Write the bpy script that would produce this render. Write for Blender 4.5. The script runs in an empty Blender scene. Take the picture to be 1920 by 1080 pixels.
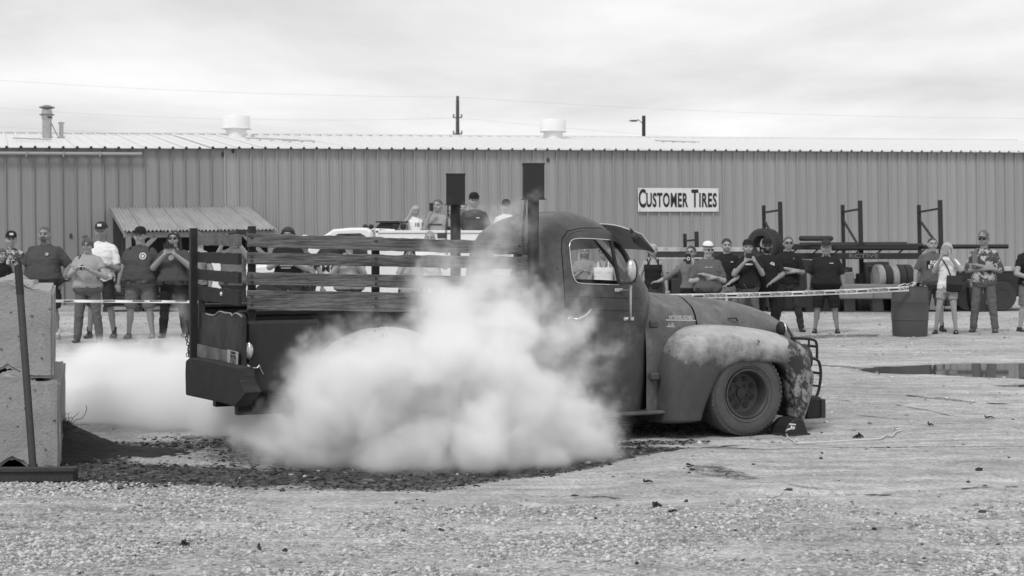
import bpy, bmesh, math, random
import numpy as np
from mathutils import Vector, Matrix, Euler, noise as mnoise
R = math.radians
random.seed(7); rng = np.random.default_rng(7)
SC = bpy.context.scene
COL = SC.collection
# ------------------------------------------------------------------ camera
F = 3000.0; HZ = 440.0; EYE = 1.6           # photo focal length in px, horizon row, eye height
cam_d = bpy.data.cameras.new('camera'); cam = bpy.data.objects.new('camera', cam_d); COL.objects.link(cam)
cam.location = (0, 0, EYE); cam.rotation_euler = (R(90), 0, 0)
cam_d.sensor_width = 36; cam_d.lens = F/1920*36; cam_d.shift_y = -(540-HZ)/1920
cam_d.clip_start = 0.1; cam_d.clip_end = 2000
cam_d.dof.use_dof = True; cam_d.dof.focus_distance = 12.3; cam_d.dof.aperture_fstop = 5.6
SC.camera = cam
# ------------------------------------------------------------------ world, sun, exposure
SUN_EL, SUN_AZ = R(50), R(205)               # overcast: a very wide, weak sun from behind the camera's left
W = bpy.data.worlds.new('World'); SC.world = W; W.use_nodes = True
nt = W.node_tree; nt.nodes.clear()
def N(nt, t, **kw):
    n = nt.nodes.new(t)
    for k, v in kw.items():
        if k == 'ins':
            for i, val in v.items(): n.inputs[i].default_value = val
        else: setattr(n, k, v)
    return n
out = N(nt, 'ShaderNodeOutputWorld'); bg = N(nt, 'ShaderNodeBackground', ins={1: 0.1})
sky = N(nt, 'ShaderNodeTexSky', sky_type='NISHITA', sun_disc=False, sun_elevation=SUN_EL, sun_rotation=SUN_AZ)
bw = N(nt, 'ShaderNodeRGBToBW'); nt.links.new(sky.outputs[0], bw.inputs[0])
skm = N(nt, 'ShaderNodeMath', operation='MULTIPLY', ins={1: 0.10}); nt.links.new(bw.outputs[0], skm.inputs[0])
tc = N(nt, 'ShaderNodeTexCoord')
sep = N(nt, 'ShaderNodeSeparateXYZ'); nt.links.new(tc.outputs['Generated'], sep.inputs[0])
# project the direction on a cloud layer so that the banks flatten towards the horizon
den = N(nt, 'ShaderNodeMath', operation='ADD', ins={1: 0.10}); zab = N(nt, 'ShaderNodeMath', operation='ABSOLUTE')
nt.links.new(sep.outputs[2], zab.inputs[0]); nt.links.new(zab.outputs[0], den.inputs[0])
dx = N(nt, 'ShaderNodeMath', operation='DIVIDE'); dy = N(nt, 'ShaderNodeMath', operation='DIVIDE')
nt.links.new(sep.outputs[0], dx.inputs[0]); nt.links.new(den.outputs[0], dx.inputs[1])
nt.links.new(sep.outputs[1], dy.inputs[0]); nt.links.new(den.outputs[0], dy.inputs[1])
cmb = N(nt, 'ShaderNodeCombineXYZ'); nt.links.new(dx.outputs[0], cmb.inputs[0]); nt.links.new(dy.outputs[0], cmb.inputs[1])
mp = N(nt, 'ShaderNodeMapping', ins={1: (1.3, 4.1, 0.0), 3: (1.0, 0.9, 1)}); nt.links.new(cmb.outputs[0], mp.inputs[0])
n1 = N(nt, 'ShaderNodeTexNoise', ins={'Scale': 0.55, 'Detail': 9.0, 'Roughness': 0.54, 'Distortion': 0.25}); nt.links.new(mp.outputs[0], n1.inputs[0])
cr = N(nt, 'ShaderNodeValToRGB'); nt.links.new(n1.outputs[0], cr.inputs[0])
e = cr.color_ramp.elements; e[0].position = 0.36; e[0].color = (0.66, 0.66, 0.66, 1); e[1].position = 0.60; e[1].color = (0.94, 0.94, 0.94, 1)
hz_ = N(nt, 'ShaderNodeMapRange', ins={1: .02, 2: .12, 3: 10.0, 4: 8.9}); nt.links.new(zab.outputs[0], hz_.inputs[0])
ml = N(nt, 'ShaderNodeMath', operation='MULTIPLY'); nt.links.new(cr.outputs[0], ml.inputs[0]); nt.links.new(hz_.outputs[0], ml.inputs[1])
ad = N(nt, 'ShaderNodeMath', operation='ADD'); nt.links.new(ml.outputs[0], ad.inputs[0]); nt.links.new(skm.outputs[0], ad.inputs[1])
nt.links.new(ad.outputs[0], bg.inputs[0]); nt.links.new(bg.outputs[0], out.inputs[0])
sun_d = bpy.data.lights.new('sun', 'SUN'); sun = bpy.data.objects.new('sun', sun_d); COL.objects.link(sun)
sun_d.energy = 1.5; sun_d.angle = R(14); sun_d.color = (1, 1, 1)
# sun_rotation is a compass bearing clockwise from +Y; the lamp shines from that direction
sdir = Vector((math.sin(SUN_AZ)*math.cos(SUN_EL), math.cos(SUN_AZ)*math.cos(SUN_EL), math.sin(SUN_EL)))
sun.rotation_euler = sdir.to_track_quat('Z', 'Y').to_euler()
SC.view_settings.view_transform = 'Standard'; SC.view_settings.look = 'None'
SC.view_settings.exposure = 0.12; SC.view_settings.gamma = 1.0; SC.view_settings.use_curve_mapping = False
SC.cycles.volume_bounces = 14; SC.cycles.max_bounces = 16; SC.cycles.diffuse_bounces = 3
SC.cycles.glossy_bounces = 3; SC.cycles.transparent_max_bounces = 10
SC.cycles.volume_step_rate = 2.0; SC.cycles.volume_preview_step_rate = 2.0; SC.cycles.volume_max_steps = 256
SC.cycles.use_denoising = True
# ------------------------------------------------------------------ materials (a black-and-white photograph: all greys)
MATS = {}
def M(name, v, rough=.6, metal=0., var=.2, scale=5., fine=70., bump=.08, stretch=(1, 1, 1), v2=None, th=.5, soft=.12, spec=.4):
    """grey v mottled by two noises; v2 shows through in patches above threshold th"""
    if name in MATS: return MATS[name]
    m = bpy.data.materials.new(name); m.use_nodes = True; t = m.node_tree; L = t.links.new
    b = t.nodes['Principled BSDF']
    b.inputs['Metallic'].default_value = metal; b.inputs['Specular IOR Level'].default_value = spec
    co = N(t, 'ShaderNodeTexCoord'); mpn = N(t, 'ShaderNodeMapping', ins={3: stretch}); L(co.outputs['Object'], mpn.inputs[0])
    a = N(t, 'ShaderNodeTexNoise', ins={'Scale': scale, 'Detail': 5., 'Roughness': .6}); L(mpn.outputs[0], a.inputs[0])
    f = N(t, 'ShaderNodeTexNoise', ins={'Scale': fine, 'Detail': 3., 'Roughness': .6}); L(mpn.outputs[0], f.inputs[0])
    mix = N(t, 'ShaderNodeMath', operation='ADD'); L(a.outputs[0], mix.inputs[0]); L(f.outputs[0], mix.inputs[1])
    rmp = N(t, 'ShaderNodeMapRange', ins={1: .6, 2: 1.4, 3: v*(1-var), 4: v*(1+var)}); L(mix.outputs[0], rmp.inputs[0])
    src = rmp.outputs[0]
    if name.startswith('siding'):
        oi = N(t, 'ShaderNodeObjectInfo'); om = N(t, 'ShaderNodeMapRange', ins={1: 0, 2: 1, 3: .93, 4: 1.06}); L(oi.outputs['Random'], om.inputs[0]); mu = N(t, 'ShaderNodeMath', operation='MULTIPLY'); L(src, mu.inputs[0]); L(om.outputs[0], mu.inputs[1]); src = mu.outputs[0]
    if v2 is not None:
        a2 = N(t, 'ShaderNodeTexNoise', ins={'Scale': scale*.7, 'Detail': 8., 'Roughness': .68}); L(mpn.outputs[0], a2.inputs[0])
        s = N(t, 'ShaderNodeMapRange', ins={1: th-soft, 2: th+soft}); L(a2.outputs[0], s.inputs[0])
        mm = N(t, 'ShaderNodeMix', data_type='FLOAT', ins={3: v2}); L(s.outputs[0], mm.inputs[0]); L(src, mm.inputs[2]); src = mm.outputs[0]
    L(src, b.inputs['Base Color'])
    rr = N(t, 'ShaderNodeMapRange', ins={1: .3, 2: .7, 3: max(.03, rough-.12), 4: min(1, rough+.12)}); L(a.outputs[0], rr.inputs[0]); L(rr.outputs[0], b.inputs['Roughness'])
    if bump:
        bp = N(t, 'ShaderNodeBump', ins={'Strength': bump*3, 'Distance': .01}); L(mix.outputs[0], bp.inputs['Height']); L(bp.outputs[0], b.inputs['Normal'])
    MATS[name] = m; return m
def glass_mat():
    m = bpy.data.materials.new('glass'); m.use_nodes = True; t = m.node_tree; t.nodes.clear(); L = t.links.new
    o = N(t, 'ShaderNodeOutputMaterial'); mx = N(t, 'ShaderNodeMixShader'); tr = N(t, 'ShaderNodeBsdfTransparent', ins={0: (.85, .85, .85, 1)})
    g = N(t, 'ShaderNodeBsdfGlossy', ins={'Roughness': .04}); fr = N(t, 'ShaderNodeLayerWeight', ins={0: .5})
    pw = N(t, 'ShaderNodeMath', operation='POWER', ins={1: 4.}); L(fr.outputs['Facing'], pw.inputs[0]); mr_ = N(t, 'ShaderNodeMapRange', ins={1: 0, 2: 1, 3: .05, 4: .9}); L(pw.outputs[0], mr_.inputs[0]); L(mr_.outputs[0], mx.inputs[0]); L(tr.outputs[0], mx.inputs[1]); L(g.outputs[0], mx.inputs[2]); L(mx.outputs[0], o.inputs[0])
    return m
GLASS = glass_mat()
BLACK = M('flat_black', .022, .6, var=.3); RUBBER = M('rubber', .045, .8, var=.35, fine=120, bump=.2)
CHROME = M('chrome', .75, .18, 1., var=.15, bump=.02); STEEL = M('dark_steel', .05, .55, .3, var=.4, bump=.1)
WHITE = M('white_paint', .78, .4, var=.05, bump=.02); DARKST = M('rusty_steel', .06, .75, var=.45, v2=.1, th=.6)
# ------------------------------------------------------------------ mesh building
class MB:
    def __init__(s): s.v = []; s.f = []
    def add(s, vs, fs):
        o = len(s.v); s.v += [tuple(p) for p in vs]; s.f += [tuple(i+o for i in f) for f in fs]; return s
    def box(s, x0, x1, y0, y1, z0, z1, mtx=None):
        vs = [Vector(p) for p in ((x0,y0,z0),(x1,y0,z0),(x1,y1,z0),(x0,y1,z0),(x0,y0,z1),(x1,y0,z1),(x1,y1,z1),(x0,y1,z1))]
        if mtx: vs = [mtx @ p for p in vs]
        return s.add(vs, [(0,3,2,1),(4,5,6,7),(0,1,5,4),(1,2,6,5),(2,3,7,6),(3,0,4,7)])
    def loft(s, rings, cap=True, closed=True):
        n = len(rings[0]); vs = [p for r in rings for p in r]; fs = []
        for i in range(len(rings)-1):
            for j in range(n if closed else n-1):
                k = (j+1) % n; fs.append((i*n+j, i*n+k, (i+1)*n+k, (i+1)*n+j))
        if cap and closed: fs += [tuple(range(n-1, -1, -1)), tuple(range((len(rings)-1)*n, len(rings)*n))]
        return s.add(vs, fs)
    def tube(s, pts, rad, n=8, cap=True, smooth=0, flat=1.):
        pts = [Vector(p) for p in pts]
        if not hasattr(rad, '__len__'): rad = [rad]*len(pts)
        if smooth:
            q, rq = [], []
            for i in range(len(pts)-1):
                p0 = pts[max(i-1, 0)]; p1 = pts[i]; p2 = pts[i+1]; p3 = pts[min(i+2, len(pts)-1)]
                for k in range(smooth):
                    t = k/smooth
                    q.append(.5*((2*p1)+(-p0+p2)*t+(2*p0-5*p1+4*p2-p3)*t*t+(-p0+3*p1-3*p2+p3)*t**3)); rq.append(rad[i]*(1-t)+rad[i+1]*t)
            q.append(pts[-1]); rq.append(rad[-1]); pts, rad = q, rq
        rings = []; up = None
        for i, p in enumerate(pts):
            d = (pts[min(i+1, len(pts)-1)]-pts[max(i-1, 0)]).normalized()
            if up is None: up = Vector((0, 0, 1)) if abs(d.z) < .9 else Vector((1, 0, 0))
            a = d.cross(up).normalized(); b = a.cross(d).normalized(); up = b
            rings.append([p+(a*math.cos(2*math.pi*k/n)+b*math.sin(2*math.pi*k/n)*flat)*rad[i] for k in range(n)])
        return s.loft(rings, cap)
    def bar(s, a, b, w, h=None):
        """square bar from a to b"""
        a, b = Vector(a), Vector(b); h = h or w; d = (b-a).normalized()
        up = Vector((0, 0, 1)) if abs(d.z) < .95 else Vector((0, 1, 0)); x = d.cross(up).normalized(); y = x.cross(d).normalized()
        return s.loft([[p+x*sx*w/2+y*sy*h/2 for sx, sy in ((-1,-1),(1,-1),(1,1),(-1,1))] for p in (a, b)])
    def ell(s, c, r, n=12, m=8, mtx=None):
        c = Vector(c); r = r if hasattr(r, '__len__') else (r, r, r); rings = []
        vs = [(0, 0, -1)]+[(math.cos(2*math.pi*j/n)*math.sin(math.pi*i/m), math.sin(2*math.pi*j/n)*math.sin(math.pi*i/m), -math.cos(math.pi*i/m)) for i in range(1, m) for j in range(n)]+[(0, 0, 1)]
        fs = [(0, 1+(j+1) % n, 1+j) for j in range(n)]
        for i in range(m-2):
            for j in range(n): fs.append((1+i*n+j, 1+i*n+(j+1) % n, 1+(i+1)*n+(j+1) % n, 1+(i+1)*n+j))
        b = 1+(m-2)*n; fs += [(b+j, b+(j+1) % n, b+n) for j in range(n)]
        vs = [Vector((p[0]*r[0], p[1]*r[1], p[2]*r[2])) for p in vs]
        if mtx: vs = [mtx @ p for p in vs]
        return s.add([c+p for p in vs], fs)
    def prism(s, poly, a0, a1, axis='y'):
        """poly of (x,z) extruded along y (or (y,z) along x, or (x,y) along z)"""
        mk = {'y': lambda p, t: (p[0], t, p[1]), 'x': lambda p, t: (t, p[0], p[1]), 'z': lambda p, t: (p[0], p[1], t)}[axis]
        return s.loft([[mk(p, a0) for p in poly], [mk(p, a1) for p in poly]])
    def lathe(s, prof, n=32, axis='y', c=(0, 0, 0)):
        """prof of (radius, along); closed profile loop"""
        c = Vector(c); rings = []
        for k in range(n):
            a = 2*math.pi*k/n; ca, sa = math.cos(a), math.sin(a)
            rings.append([c+Vector({'y': (r*ca, t, r*sa), 'z': (r*ca, r*sa, t), 'x': (t, r*ca, r*sa)}[axis]) for r, t in prof])
        rings.append(rings[0]); return s.loft(rings, cap=False, closed=False)
    def mesh(s, name='mesh', fix=True):
        me = bpy.data.meshes.new(name); me.from_pydata(s.v, [], s.f)
        if fix:
            bm = bmesh.new(); bm.from_mesh(me); bmesh.ops.remove_doubles(bm, verts=bm.verts, dist=1e-5); bmesh.ops.recalc_face_normals(bm, faces=bm.faces); bm.to_mesh(me); bm.free()
        return me
    def build(s, name, mat, parent=None, smooth=False, bevel=0., **k):
        me = s.mesh(name)
        if bevel:
            bm = bmesh.new(); bm.from_mesh(me)
            es = [e for e in bm.edges if e.is_manifold and e.calc_face_angle(0) > .6]
            bmesh.ops.bevel(bm, geom=es, offset=bevel, segments=1, profile=.5, affect='EDGES', clamp_overlap=True); bm.to_mesh(me); bm.free()
        return link(name, me, mat, parent, smooth, **k)
def shade(me, ang=.7):
    me.polygons.foreach_set('use_smooth', [True]*len(me.polygons))
    if ang: me.set_sharp_from_angle(angle=ang)
def link(name, me, mat, parent=None, smooth=False, **k):
    o = bpy.data.objects.new(name, me); COL.objects.link(o); o.parent = parent
    if mat is not None: me.materials.clear(); [me.materials.append(m) for m in (mat if isinstance(mat, list) else [mat])]
    if smooth: shade(me, .7 if smooth is True else smooth)
    for a, b in k.items(): o[a] = b
    return o
def thing(name, loc=(0, 0, 0), rz=0, label=None, cat=None, group=None, rot=None):
    o = bpy.data.objects.new(name, None); COL.objects.link(o); o.location = loc; o.rotation_euler = rot or (0, 0, rz)
    return tag(o, label, cat, group)
def tag(o, label=None, cat=None, group=None, kind=None):
    for k, v in (('label', label), ('category', cat), ('group', group), ('kind', kind)):
        if v: o[k] = v
    return o
DEFER = []                                     # (object, callback): meshes whose modifiers are applied in one pass
def boolean(o, cutter, op='DIFFERENCE'):
    m = o.modifiers.new('b', 'BOOLEAN'); m.operation = op; m.solver = 'EXACT'; m.object = cutter
TMP = []
def tmp(mb, name='t'):
    o = bpy.data.objects.new(name, mb.mesh(name)); COL.objects.link(o); TMP.append(o); return o
def flush():
    bpy.context.view_layer.update(); dg = bpy.context.evaluated_depsgraph_get()
    res = [(o, cb, bpy.data.meshes.new_from_object(o.evaluated_get(dg))) for o, cb in DEFER]
    for o, cb, me in res:
        mats = list(o.data.materials)
        if o.type == 'MESH':
            o.modifiers.clear(); o.data = me
            me.materials.clear(); [me.materials.append(m) for m in mats]
            if cb: cb(o)
        else: cb(o, me)
    for o in TMP: bpy.data.objects.remove(o)
    DEFER.clear(); TMP.clear()
def text(name, s, size, mat, parent, loc, rot=(R(90), 0, 0), sx=1., depth=.002, bold=.0, align='CENTER', **k):
    c = bpy.data.curves.new(name, 'FONT'); c.body = s; c.size = size; c.extrude = depth; c.offset = bold; c.align_x = align; c.align_y = 'CENTER'; c.resolution_u = 3; c.space_character = 1.12 if bold > .01 else 1.04
    o = bpy.data.objects.new('tx', c); COL.objects.link(o)
    def cb(_, me):
        q = link(name, me, mat, parent); q.location = loc; q.rotation_euler = rot; q.scale = (sx, 1, 1)
        for a, b in k.items(): q[a] = b
        bpy.data.objects.remove(o)
    DEFER.append((o, cb))
def G(px, py): Y = EYE*F/(py-HZ); return ((px-960)/F*Y, Y)          # ground point under a pixel
def AT(px, py, Y): return ((px-960)/F*Y, Y, EYE-(py-HZ)/F*Y)         # point at a pixel and distance
def nz(x, y, z=0., s=1.): return mnoise.fractal(Vector((x*s, y*s, z*s)), 1., 2., 4)
# ================================================================== GROUND
def sm(a, b, x): t = np.clip((x-a)/(b-a), 0, 1); return t*t*(3-2*t)
def vnoise(x, y, s, seed=0, octv=4):
    """cheap vectorised value noise"""
    r = np.zeros_like(x); amp = 1.; tot = 0
    for o in range(octv):
        g = np.random.default_rng(seed+o*17).random((64, 64)); X = x*s*2**o; Y = y*s*2**o
        xi = np.floor(X).astype(int); yi = np.floor(Y).astype(int); fx = X-xi; fy = Y-yi; fx = fx*fx*(3-2*fx); fy = fy*fy*(3-2*fy)
        a = g[xi % 64, yi % 64]; b = g[(xi+1) % 64, yi % 64]; c = g[xi % 64, (yi+1) % 64]; d = g[(xi+1) % 64, (yi+1) % 64]
        r += amp*((a*(1-fx)+b*fx)*(1-fy)+(c*(1-fx)+d*fx)*fy); tot += amp; amp *= .5
    return r/tot
def puddle_mask(x, y):
    w = (vnoise(x, y, 1.1, 5)-.5)*.9
    a = 1-np.sqrt(((x-8.1)/4.2)**2+((y-18.8)/1.6)**2)+w*.45
    b = 1-np.sqrt(((x-5.9)/1.0)**2+((y-17.0)/.28)**2)+w*.5
    return np.maximum(sm(0, .35, a), sm(0, .5, b)*.6)
def ground_z(x, y):
    x = np.asarray(x, float); y = np.asarray(y, float)
    near = sm(16, 10, y)
    g = grav_mask(x, y); flat_ = sm(0, .45, 1.35-np.sqrt(((x-7.6)/3.9)**2+((y-18.6)/2.1)**2))
    z = (vnoise(x, y, .5, 1)-.5)*.05+(vnoise(x, y, 2.2, 2)-.5)*.028*(.4+.6*near)
    z += (vnoise(x, y, 9, 3, 3)-.5)*.018*(.35+.9*g)
    z = z*(1-flat_)-.03*puddle_mask(x, y)
    # shallow ruts left by turning tyres, right of the truck
    z += .006*np.sin((y*.95-x*.25)*9)*sm(.3, 1.5, x)*sm(12.4, 11.4, y)*(1-g)
    # a low step where the old slab ends
    edge = 9.62+.18*np.sin(x*1.1)+(vnoise(x, y, 1.5, 9)-.5)*.25
    z += .022*sm(-.02, .05, y-edge)*sm(.2, 1.2, x)*sm(14, 11, y)
    return np.where(y > 45, 0, z)
def pix(x, y): return 960+x/y*F, HZ+EYE*F/y
def grav_mask(x, y):
    px, py = pix(x, np.maximum(y, .5))
    lim = np.interp(px, [0, 300, 500, 700, 1000, 1300, 1920], [905, 912, 935, 955, 955, 955, 945])
    g = sm(-12, 18, py-lim+(vnoise(x, y, 1.3, 21)-.5)*60)
    g *= .45+.55*sm(.38, .56, vnoise(x, y, .9, 33, 3))
    far = .35*sm(.45, .6, vnoise(x, y, .5, 34, 3))*sm(14, 17, y)
    return np.where(y < 6, .5, np.maximum(g, far))
def rub_shade_mask(x, y):
    px, py = pix(x, np.maximum(y, .5))
    c = np.interp(px, [-100, 120, 300, 450, 700, 900, 1080, 1200, 1290], [880, 880, 889, 894, 899, 893, 872, 850, 842])
    h = np.interp(px, [-100, 150, 350, 450, 900, 1080, 1200, 1290], [34, 34, 20, 24, 19, 17, 12, 1])
    m = sm(1.25, .55, np.abs(py-c)/h+(vnoise(x, y, 2.5, 41)-.5)*.9)
    lo = sm(1.3, .4, np.abs(py-838)/12+(vnoise(x, y, 2, 42)-.5)*.7)*sm(150, 220, px)*sm(620, 480, px)
    # shade under the truck, painted dark into the ground over its footprint
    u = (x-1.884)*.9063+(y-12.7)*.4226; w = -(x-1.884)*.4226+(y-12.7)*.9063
    und_shade = sm(-.15, .25, w+(vnoise(x, y, 2, 43)-.5)*.4)*sm(2.1, 1.7, w)*sm(-4.6, -4.0, u)*sm(1.0, .5, u)*.75
    st = sm(1.2, .5, np.sqrt(((px-1345)/75)**2+((py-(893+(px-1345)*.12))/11)**2)+(vnoise(x, y, 3, 44)-.5)*1.2)*.75
    lines = 0
    for (x0, y0, x1, y1, hw) in ((1185, 812, 1330, 800, 6), (1480, 632, 1650, 630, 4), (1640, 690, 1500, 684, 2), (1700, 742, 1830, 757, 2), (1150, 836, 1330, 830, 7)):
        t = np.clip((px-x0)/(x1-x0), 0, 1); yy = y0+(y1-y0)*t; ins = ((px-x0)*(px-x1) < 0)
        lines = np.maximum(lines, ins*sm(1.3, .4, np.abs(py-yy)/hw+(vnoise(x, y, 3, 45)-.5)*1.1)*.8)
    return np.clip(np.maximum.reduce([m, lo*.9, und_shade, st, lines]), 0, 1)
def build_ground():
    xs = np.concatenate([[-600, -250, -120, -60, -35, -22, -15, -11], np.arange(-9, 9.3, .045), [11, 15, 22, 35, 60, 120, 250, 600]])
    ys = np.concatenate([[-60, -10, 2, 5], np.arange(6, 13, .03), np.arange(13, 22, .06), np.arange(22, 46, .35), [48, 55, 70, 100, 160, 300, 700, 1500]])
    X, Y = np.meshgrid(xs, ys); Z = ground_z(X, Y); nx, ny = len(xs), len(ys)
    co = np.stack([X, Y, Z], -1).reshape(-1, 3)
    i = np.arange(nx*ny).reshape(ny, nx); q = np.stack([i[:-1, :-1], i[:-1, 1:], i[1:, 1:], i[1:, :-1]], -1).reshape(-1, 4)
    me = bpy.data.meshes.new('ground'); me.vertices.add(len(co)); me.vertices.foreach_set('co', co.ravel())
    me.loops.add(q.size); me.loops.foreach_set('vertex_index', q.ravel()); me.polygons.add(len(q))
    me.polygons.foreach_set('loop_start', np.arange(0, q.size, 4)); me.update(calc_edges=True)
    for nm, fn in (('rub_shade', rub_shade_mask), ('grav', grav_mask), ('wet', lambda x, y: puddle_mask(x, y))):
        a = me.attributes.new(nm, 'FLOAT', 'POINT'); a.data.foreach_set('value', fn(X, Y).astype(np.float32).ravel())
    m = bpy.data.materials.new('gravel_and_concrete'); m.use_nodes = True; t = m.node_tree; L = t.links.new; b = t.nodes['Principled BSDF']
    co = N(t, 'ShaderNodeTexCoord').outputs['Object']
    def noise(s, d=5., r=.6, st=(1, 1, 1), rot=0):
        mp = N(t, 'ShaderNodeMapping', ins={2: (0, 0, rot), 3: st}); L(co, mp.inputs[0])
        n = N(t, 'ShaderNodeTexNoise', ins={'Scale': s, 'Detail': d, 'Roughness': r}); L(mp.outputs[0], n.inputs[0]); return n.outputs[0]
    def mr(x, a, b_, c, d): n = N(t, 'ShaderNodeMapRange', ins={1: a, 2: b_, 3: c, 4: d}); L(x, n.inputs[0]); return n.outputs[0]
    def ma(op, x, y): 
        n = N(t, 'ShaderNodeMath', operation=op)
        for k, q in enumerate((x, y)):
            if isinstance(q, (int, float)): n.inputs[k].default_value = q
            else: L(q, n.inputs[k])
        return n.outputs[0]
    def mix(f, x, y):
        n = N(t, 'ShaderNodeMix', data_type='FLOAT')
        for k, q in ((0, f), (2, x), (3, y)):
            if isinstance(q, (int, float)): n.inputs[k].default_value = q
            else: L(q, n.inputs[k])
        return n.outputs[0]
    at = lambda nm: N(t, 'ShaderNodeAttribute', attribute_name=nm).outputs['Fac']
    base = mr(noise(.45, 6., .6), .3, .7, .37, .60)
    base = ma('MULTIPLY', base, mr(noise(2.2, 7., .65, (1, 2.4, 1), .25), .3, .7, .74, 1.18))
    base = ma('MULTIPLY', base, mr(noise(1.1, 4., .7, (.35, 5., 1), .30), .35, .65, .76, 1.10))      # sweeping drag marks
    pv = N(t, 'ShaderNodeTexVoronoi', ins={'Scale': 55., 'Randomness': 1.}); L(co, pv.inputs[0])
    pb = N(t, 'ShaderNodeRGBToBW'); L(pv.outputs['Color'], pb.inputs[0])
    peb = mr(pb.outputs[0], .2, .8, .60, 1.30); g = at('grav')
    base = ma('MULTIPLY', base, mix(mr(g, 0, 1, .35, 1.), 1., peb))
    base = ma('MULTIPLY', base, mr(noise(38., 3.), .3, .7, .72, 1.22))
    base = ma('MULTIPLY', base, mr(noise(5.5, 8., .75), .36, .64, .80, 1.12))
    spk = mr(noise(14., 6., .75), .60, .68, 0, 1); base = mix(ma('MULTIPLY', spk, .5), base, .12)    # scattered dark crumbs
    rb = ma('ADD', at('rub_shade'), ma('MULTIPLY', ma('SUBTRACT', noise(13., 8., .85), .5), 3.2))
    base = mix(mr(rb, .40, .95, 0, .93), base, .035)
    base = mix(mr(at('wet'), .05, .5, 0, .75), base, .12)
    L(base, b.inputs['Base Color']); b.inputs['Roughness'].default_value = .85; b.inputs['Specular IOR Level'].default_value = .25
    hh = ma('ADD', ma('MULTIPLY', noise(24., 6., .7), 1.), ma('MULTIPLY', pv.outputs['Distance'], mr(g, 0, 1, -.3, -1.3)))
    bp = N(t, 'ShaderNodeBump', ins={'Strength': .9, 'Distance': .012}); L(hh, bp.inputs['Height']); L(bp.outputs[0], b.inputs['Normal'])
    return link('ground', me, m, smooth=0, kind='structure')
gnd = build_ground()
def stones(name, n, size, px_rng, py_rng, mat, keep, flat=.6, zoff=.25, seed=1, label=None, cat=None):
    r = np.random.default_rng(seed); bm = bmesh.new(); bmesh.ops.create_icosphere(bm, subdivisions=1, radius=1)
    bv = np.array([v.co[:] for v in bm.verts]); bf = np.array([[v.index for v in f.verts] for f in bm.faces]); bm.free()
    px = r.uniform(*px_rng, n*3); y0, y1 = EYE*F/(py_rng[1]-HZ), EYE*F/(py_rng[0]-HZ)
    Y = np.sqrt(r.uniform(y0**2, y1**2, n*3)); X = (px-960)/F*Y
    k = keep(X, Y) > r.random(n*3); X, Y = X[k][:n], Y[k][:n]; n = len(X)
    s = size[0]*(size[1]/size[0])**(r.random(n)**2.2)
    sc = np.stack([s*r.uniform(.7, 1.4, n), s*r.uniform(.7, 1.2, n), s*flat*r.uniform(.6, 1.2, n)], -1)
    a = r.uniform(0, 6.28, n); tl = r.uniform(-.5, .5, n)
    jit = r.uniform(.58, 1.3, (n, len(bv), 1)); v = bv[None]*jit*sc[:, None, :]
    ct, st = np.cos(tl)[:, None], np.sin(tl)[:, None]; v = np.stack([v[..., 0]*ct-v[..., 2]*st, v[..., 1], v[..., 0]*st+v[..., 2]*ct], -1)
    ca, sa = np.cos(a)[:, None], np.sin(a)[:, None]; v = np.stack([v[..., 0]*ca-v[..., 1]*sa, v[..., 0]*sa+v[..., 1]*ca, v[..., 2]], -1)
    v += np.stack([X, Y, ground_z(X, Y)+sc[:, 2]*zoff], -1)[:, None]
    f = (bf[None]+(np.arange(n)*len(bv))[:, None, None]).reshape(-1, 3); v = v.reshape(-1, 3)
    me = bpy.data.meshes.new(name); me.vertices.add(len(v)); me.vertices.foreach_set('co', v.ravel())
    me.loops.add(f.size); me.loops.foreach_set('vertex_index', f.ravel()); me.polygons.add(len(f)); me.polygons.foreach_set('loop_start', np.arange(0, f.size, 3)); me.update(calc_edges=True)
    at = me.attributes.new('tone', 'FLOAT', 'POINT'); at.data.foreach_set('value', np.repeat(r.random(n), len(bv)).astype(np.float32))
    return tag(link(name, me, mat), label, cat, None, 'stuff')
def stone_mat(name, a, b_):
    m = bpy.data.materials.new(name); m.use_nodes = True; t = m.node_tree; b = t.nodes['Principled BSDF']
    q = N(t, 'ShaderNodeMapRange', ins={1: 0, 2: 1, 3: a, 4: b_}); t.links.new(N(t, 'ShaderNodeAttribute', attribute_name='tone').outputs['Fac'], q.inputs[0])
    t.links.new(q.outputs[0], b.inputs['Base Color']); b.inputs['Roughness'].default_value = .85; b.inputs['Specular IOR Level'].default_value = .25; return m
SM1, SM2 = stone_mat('limestone', .20, .62), stone_mat('rubber_bits', .015, .07)
stones('gravel', 52000, (.003, .019), (-60, 1980), (895, 1100), SM1, lambda x, y: grav_mask(x, y)**1.2*(.12+.88*sm(.42, .60, vnoise(x, y, 1.6, 61, 4))), seed=3, label='pale crushed limestone gravel spread across the foreground', cat='gravel')
stones('loose_gravel', 7000, (.006, .028), (-60, 1980), (570, 900), SM1, lambda x, y: .25+.75*grav_mask(x, y), seed=4, label='scattered pale stones on the yard behind the pickup', cat='gravel')
stones('rubber_crumbs', 9000, (.004, .022), (60, 1300), (800, 960), SM2, lambda x, y: rub_shade_mask(x, y)**1.2, flat=.5, seed=5, label='black tyre rubber crumbs along the burnout strip', cat='rubber debris')
stones('dark_crumbs', 1500, (.004, .016), (0, 1920), (650, 1080), SM2, lambda x, y: .1+.9*rub_shade_mask(x, y), flat=.5, seed=6, label='small black crumbs sprinkled over the whole yard', cat='rubber debris')
stones('dark_chunks', 60, (.012, .03), (0, 1920), (760, 1060), SM2, lambda x, y: 1+0*x, flat=.6, seed=16, label='few larger black tyre chunks lying on pale gravel', cat='rubber debris')
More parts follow.
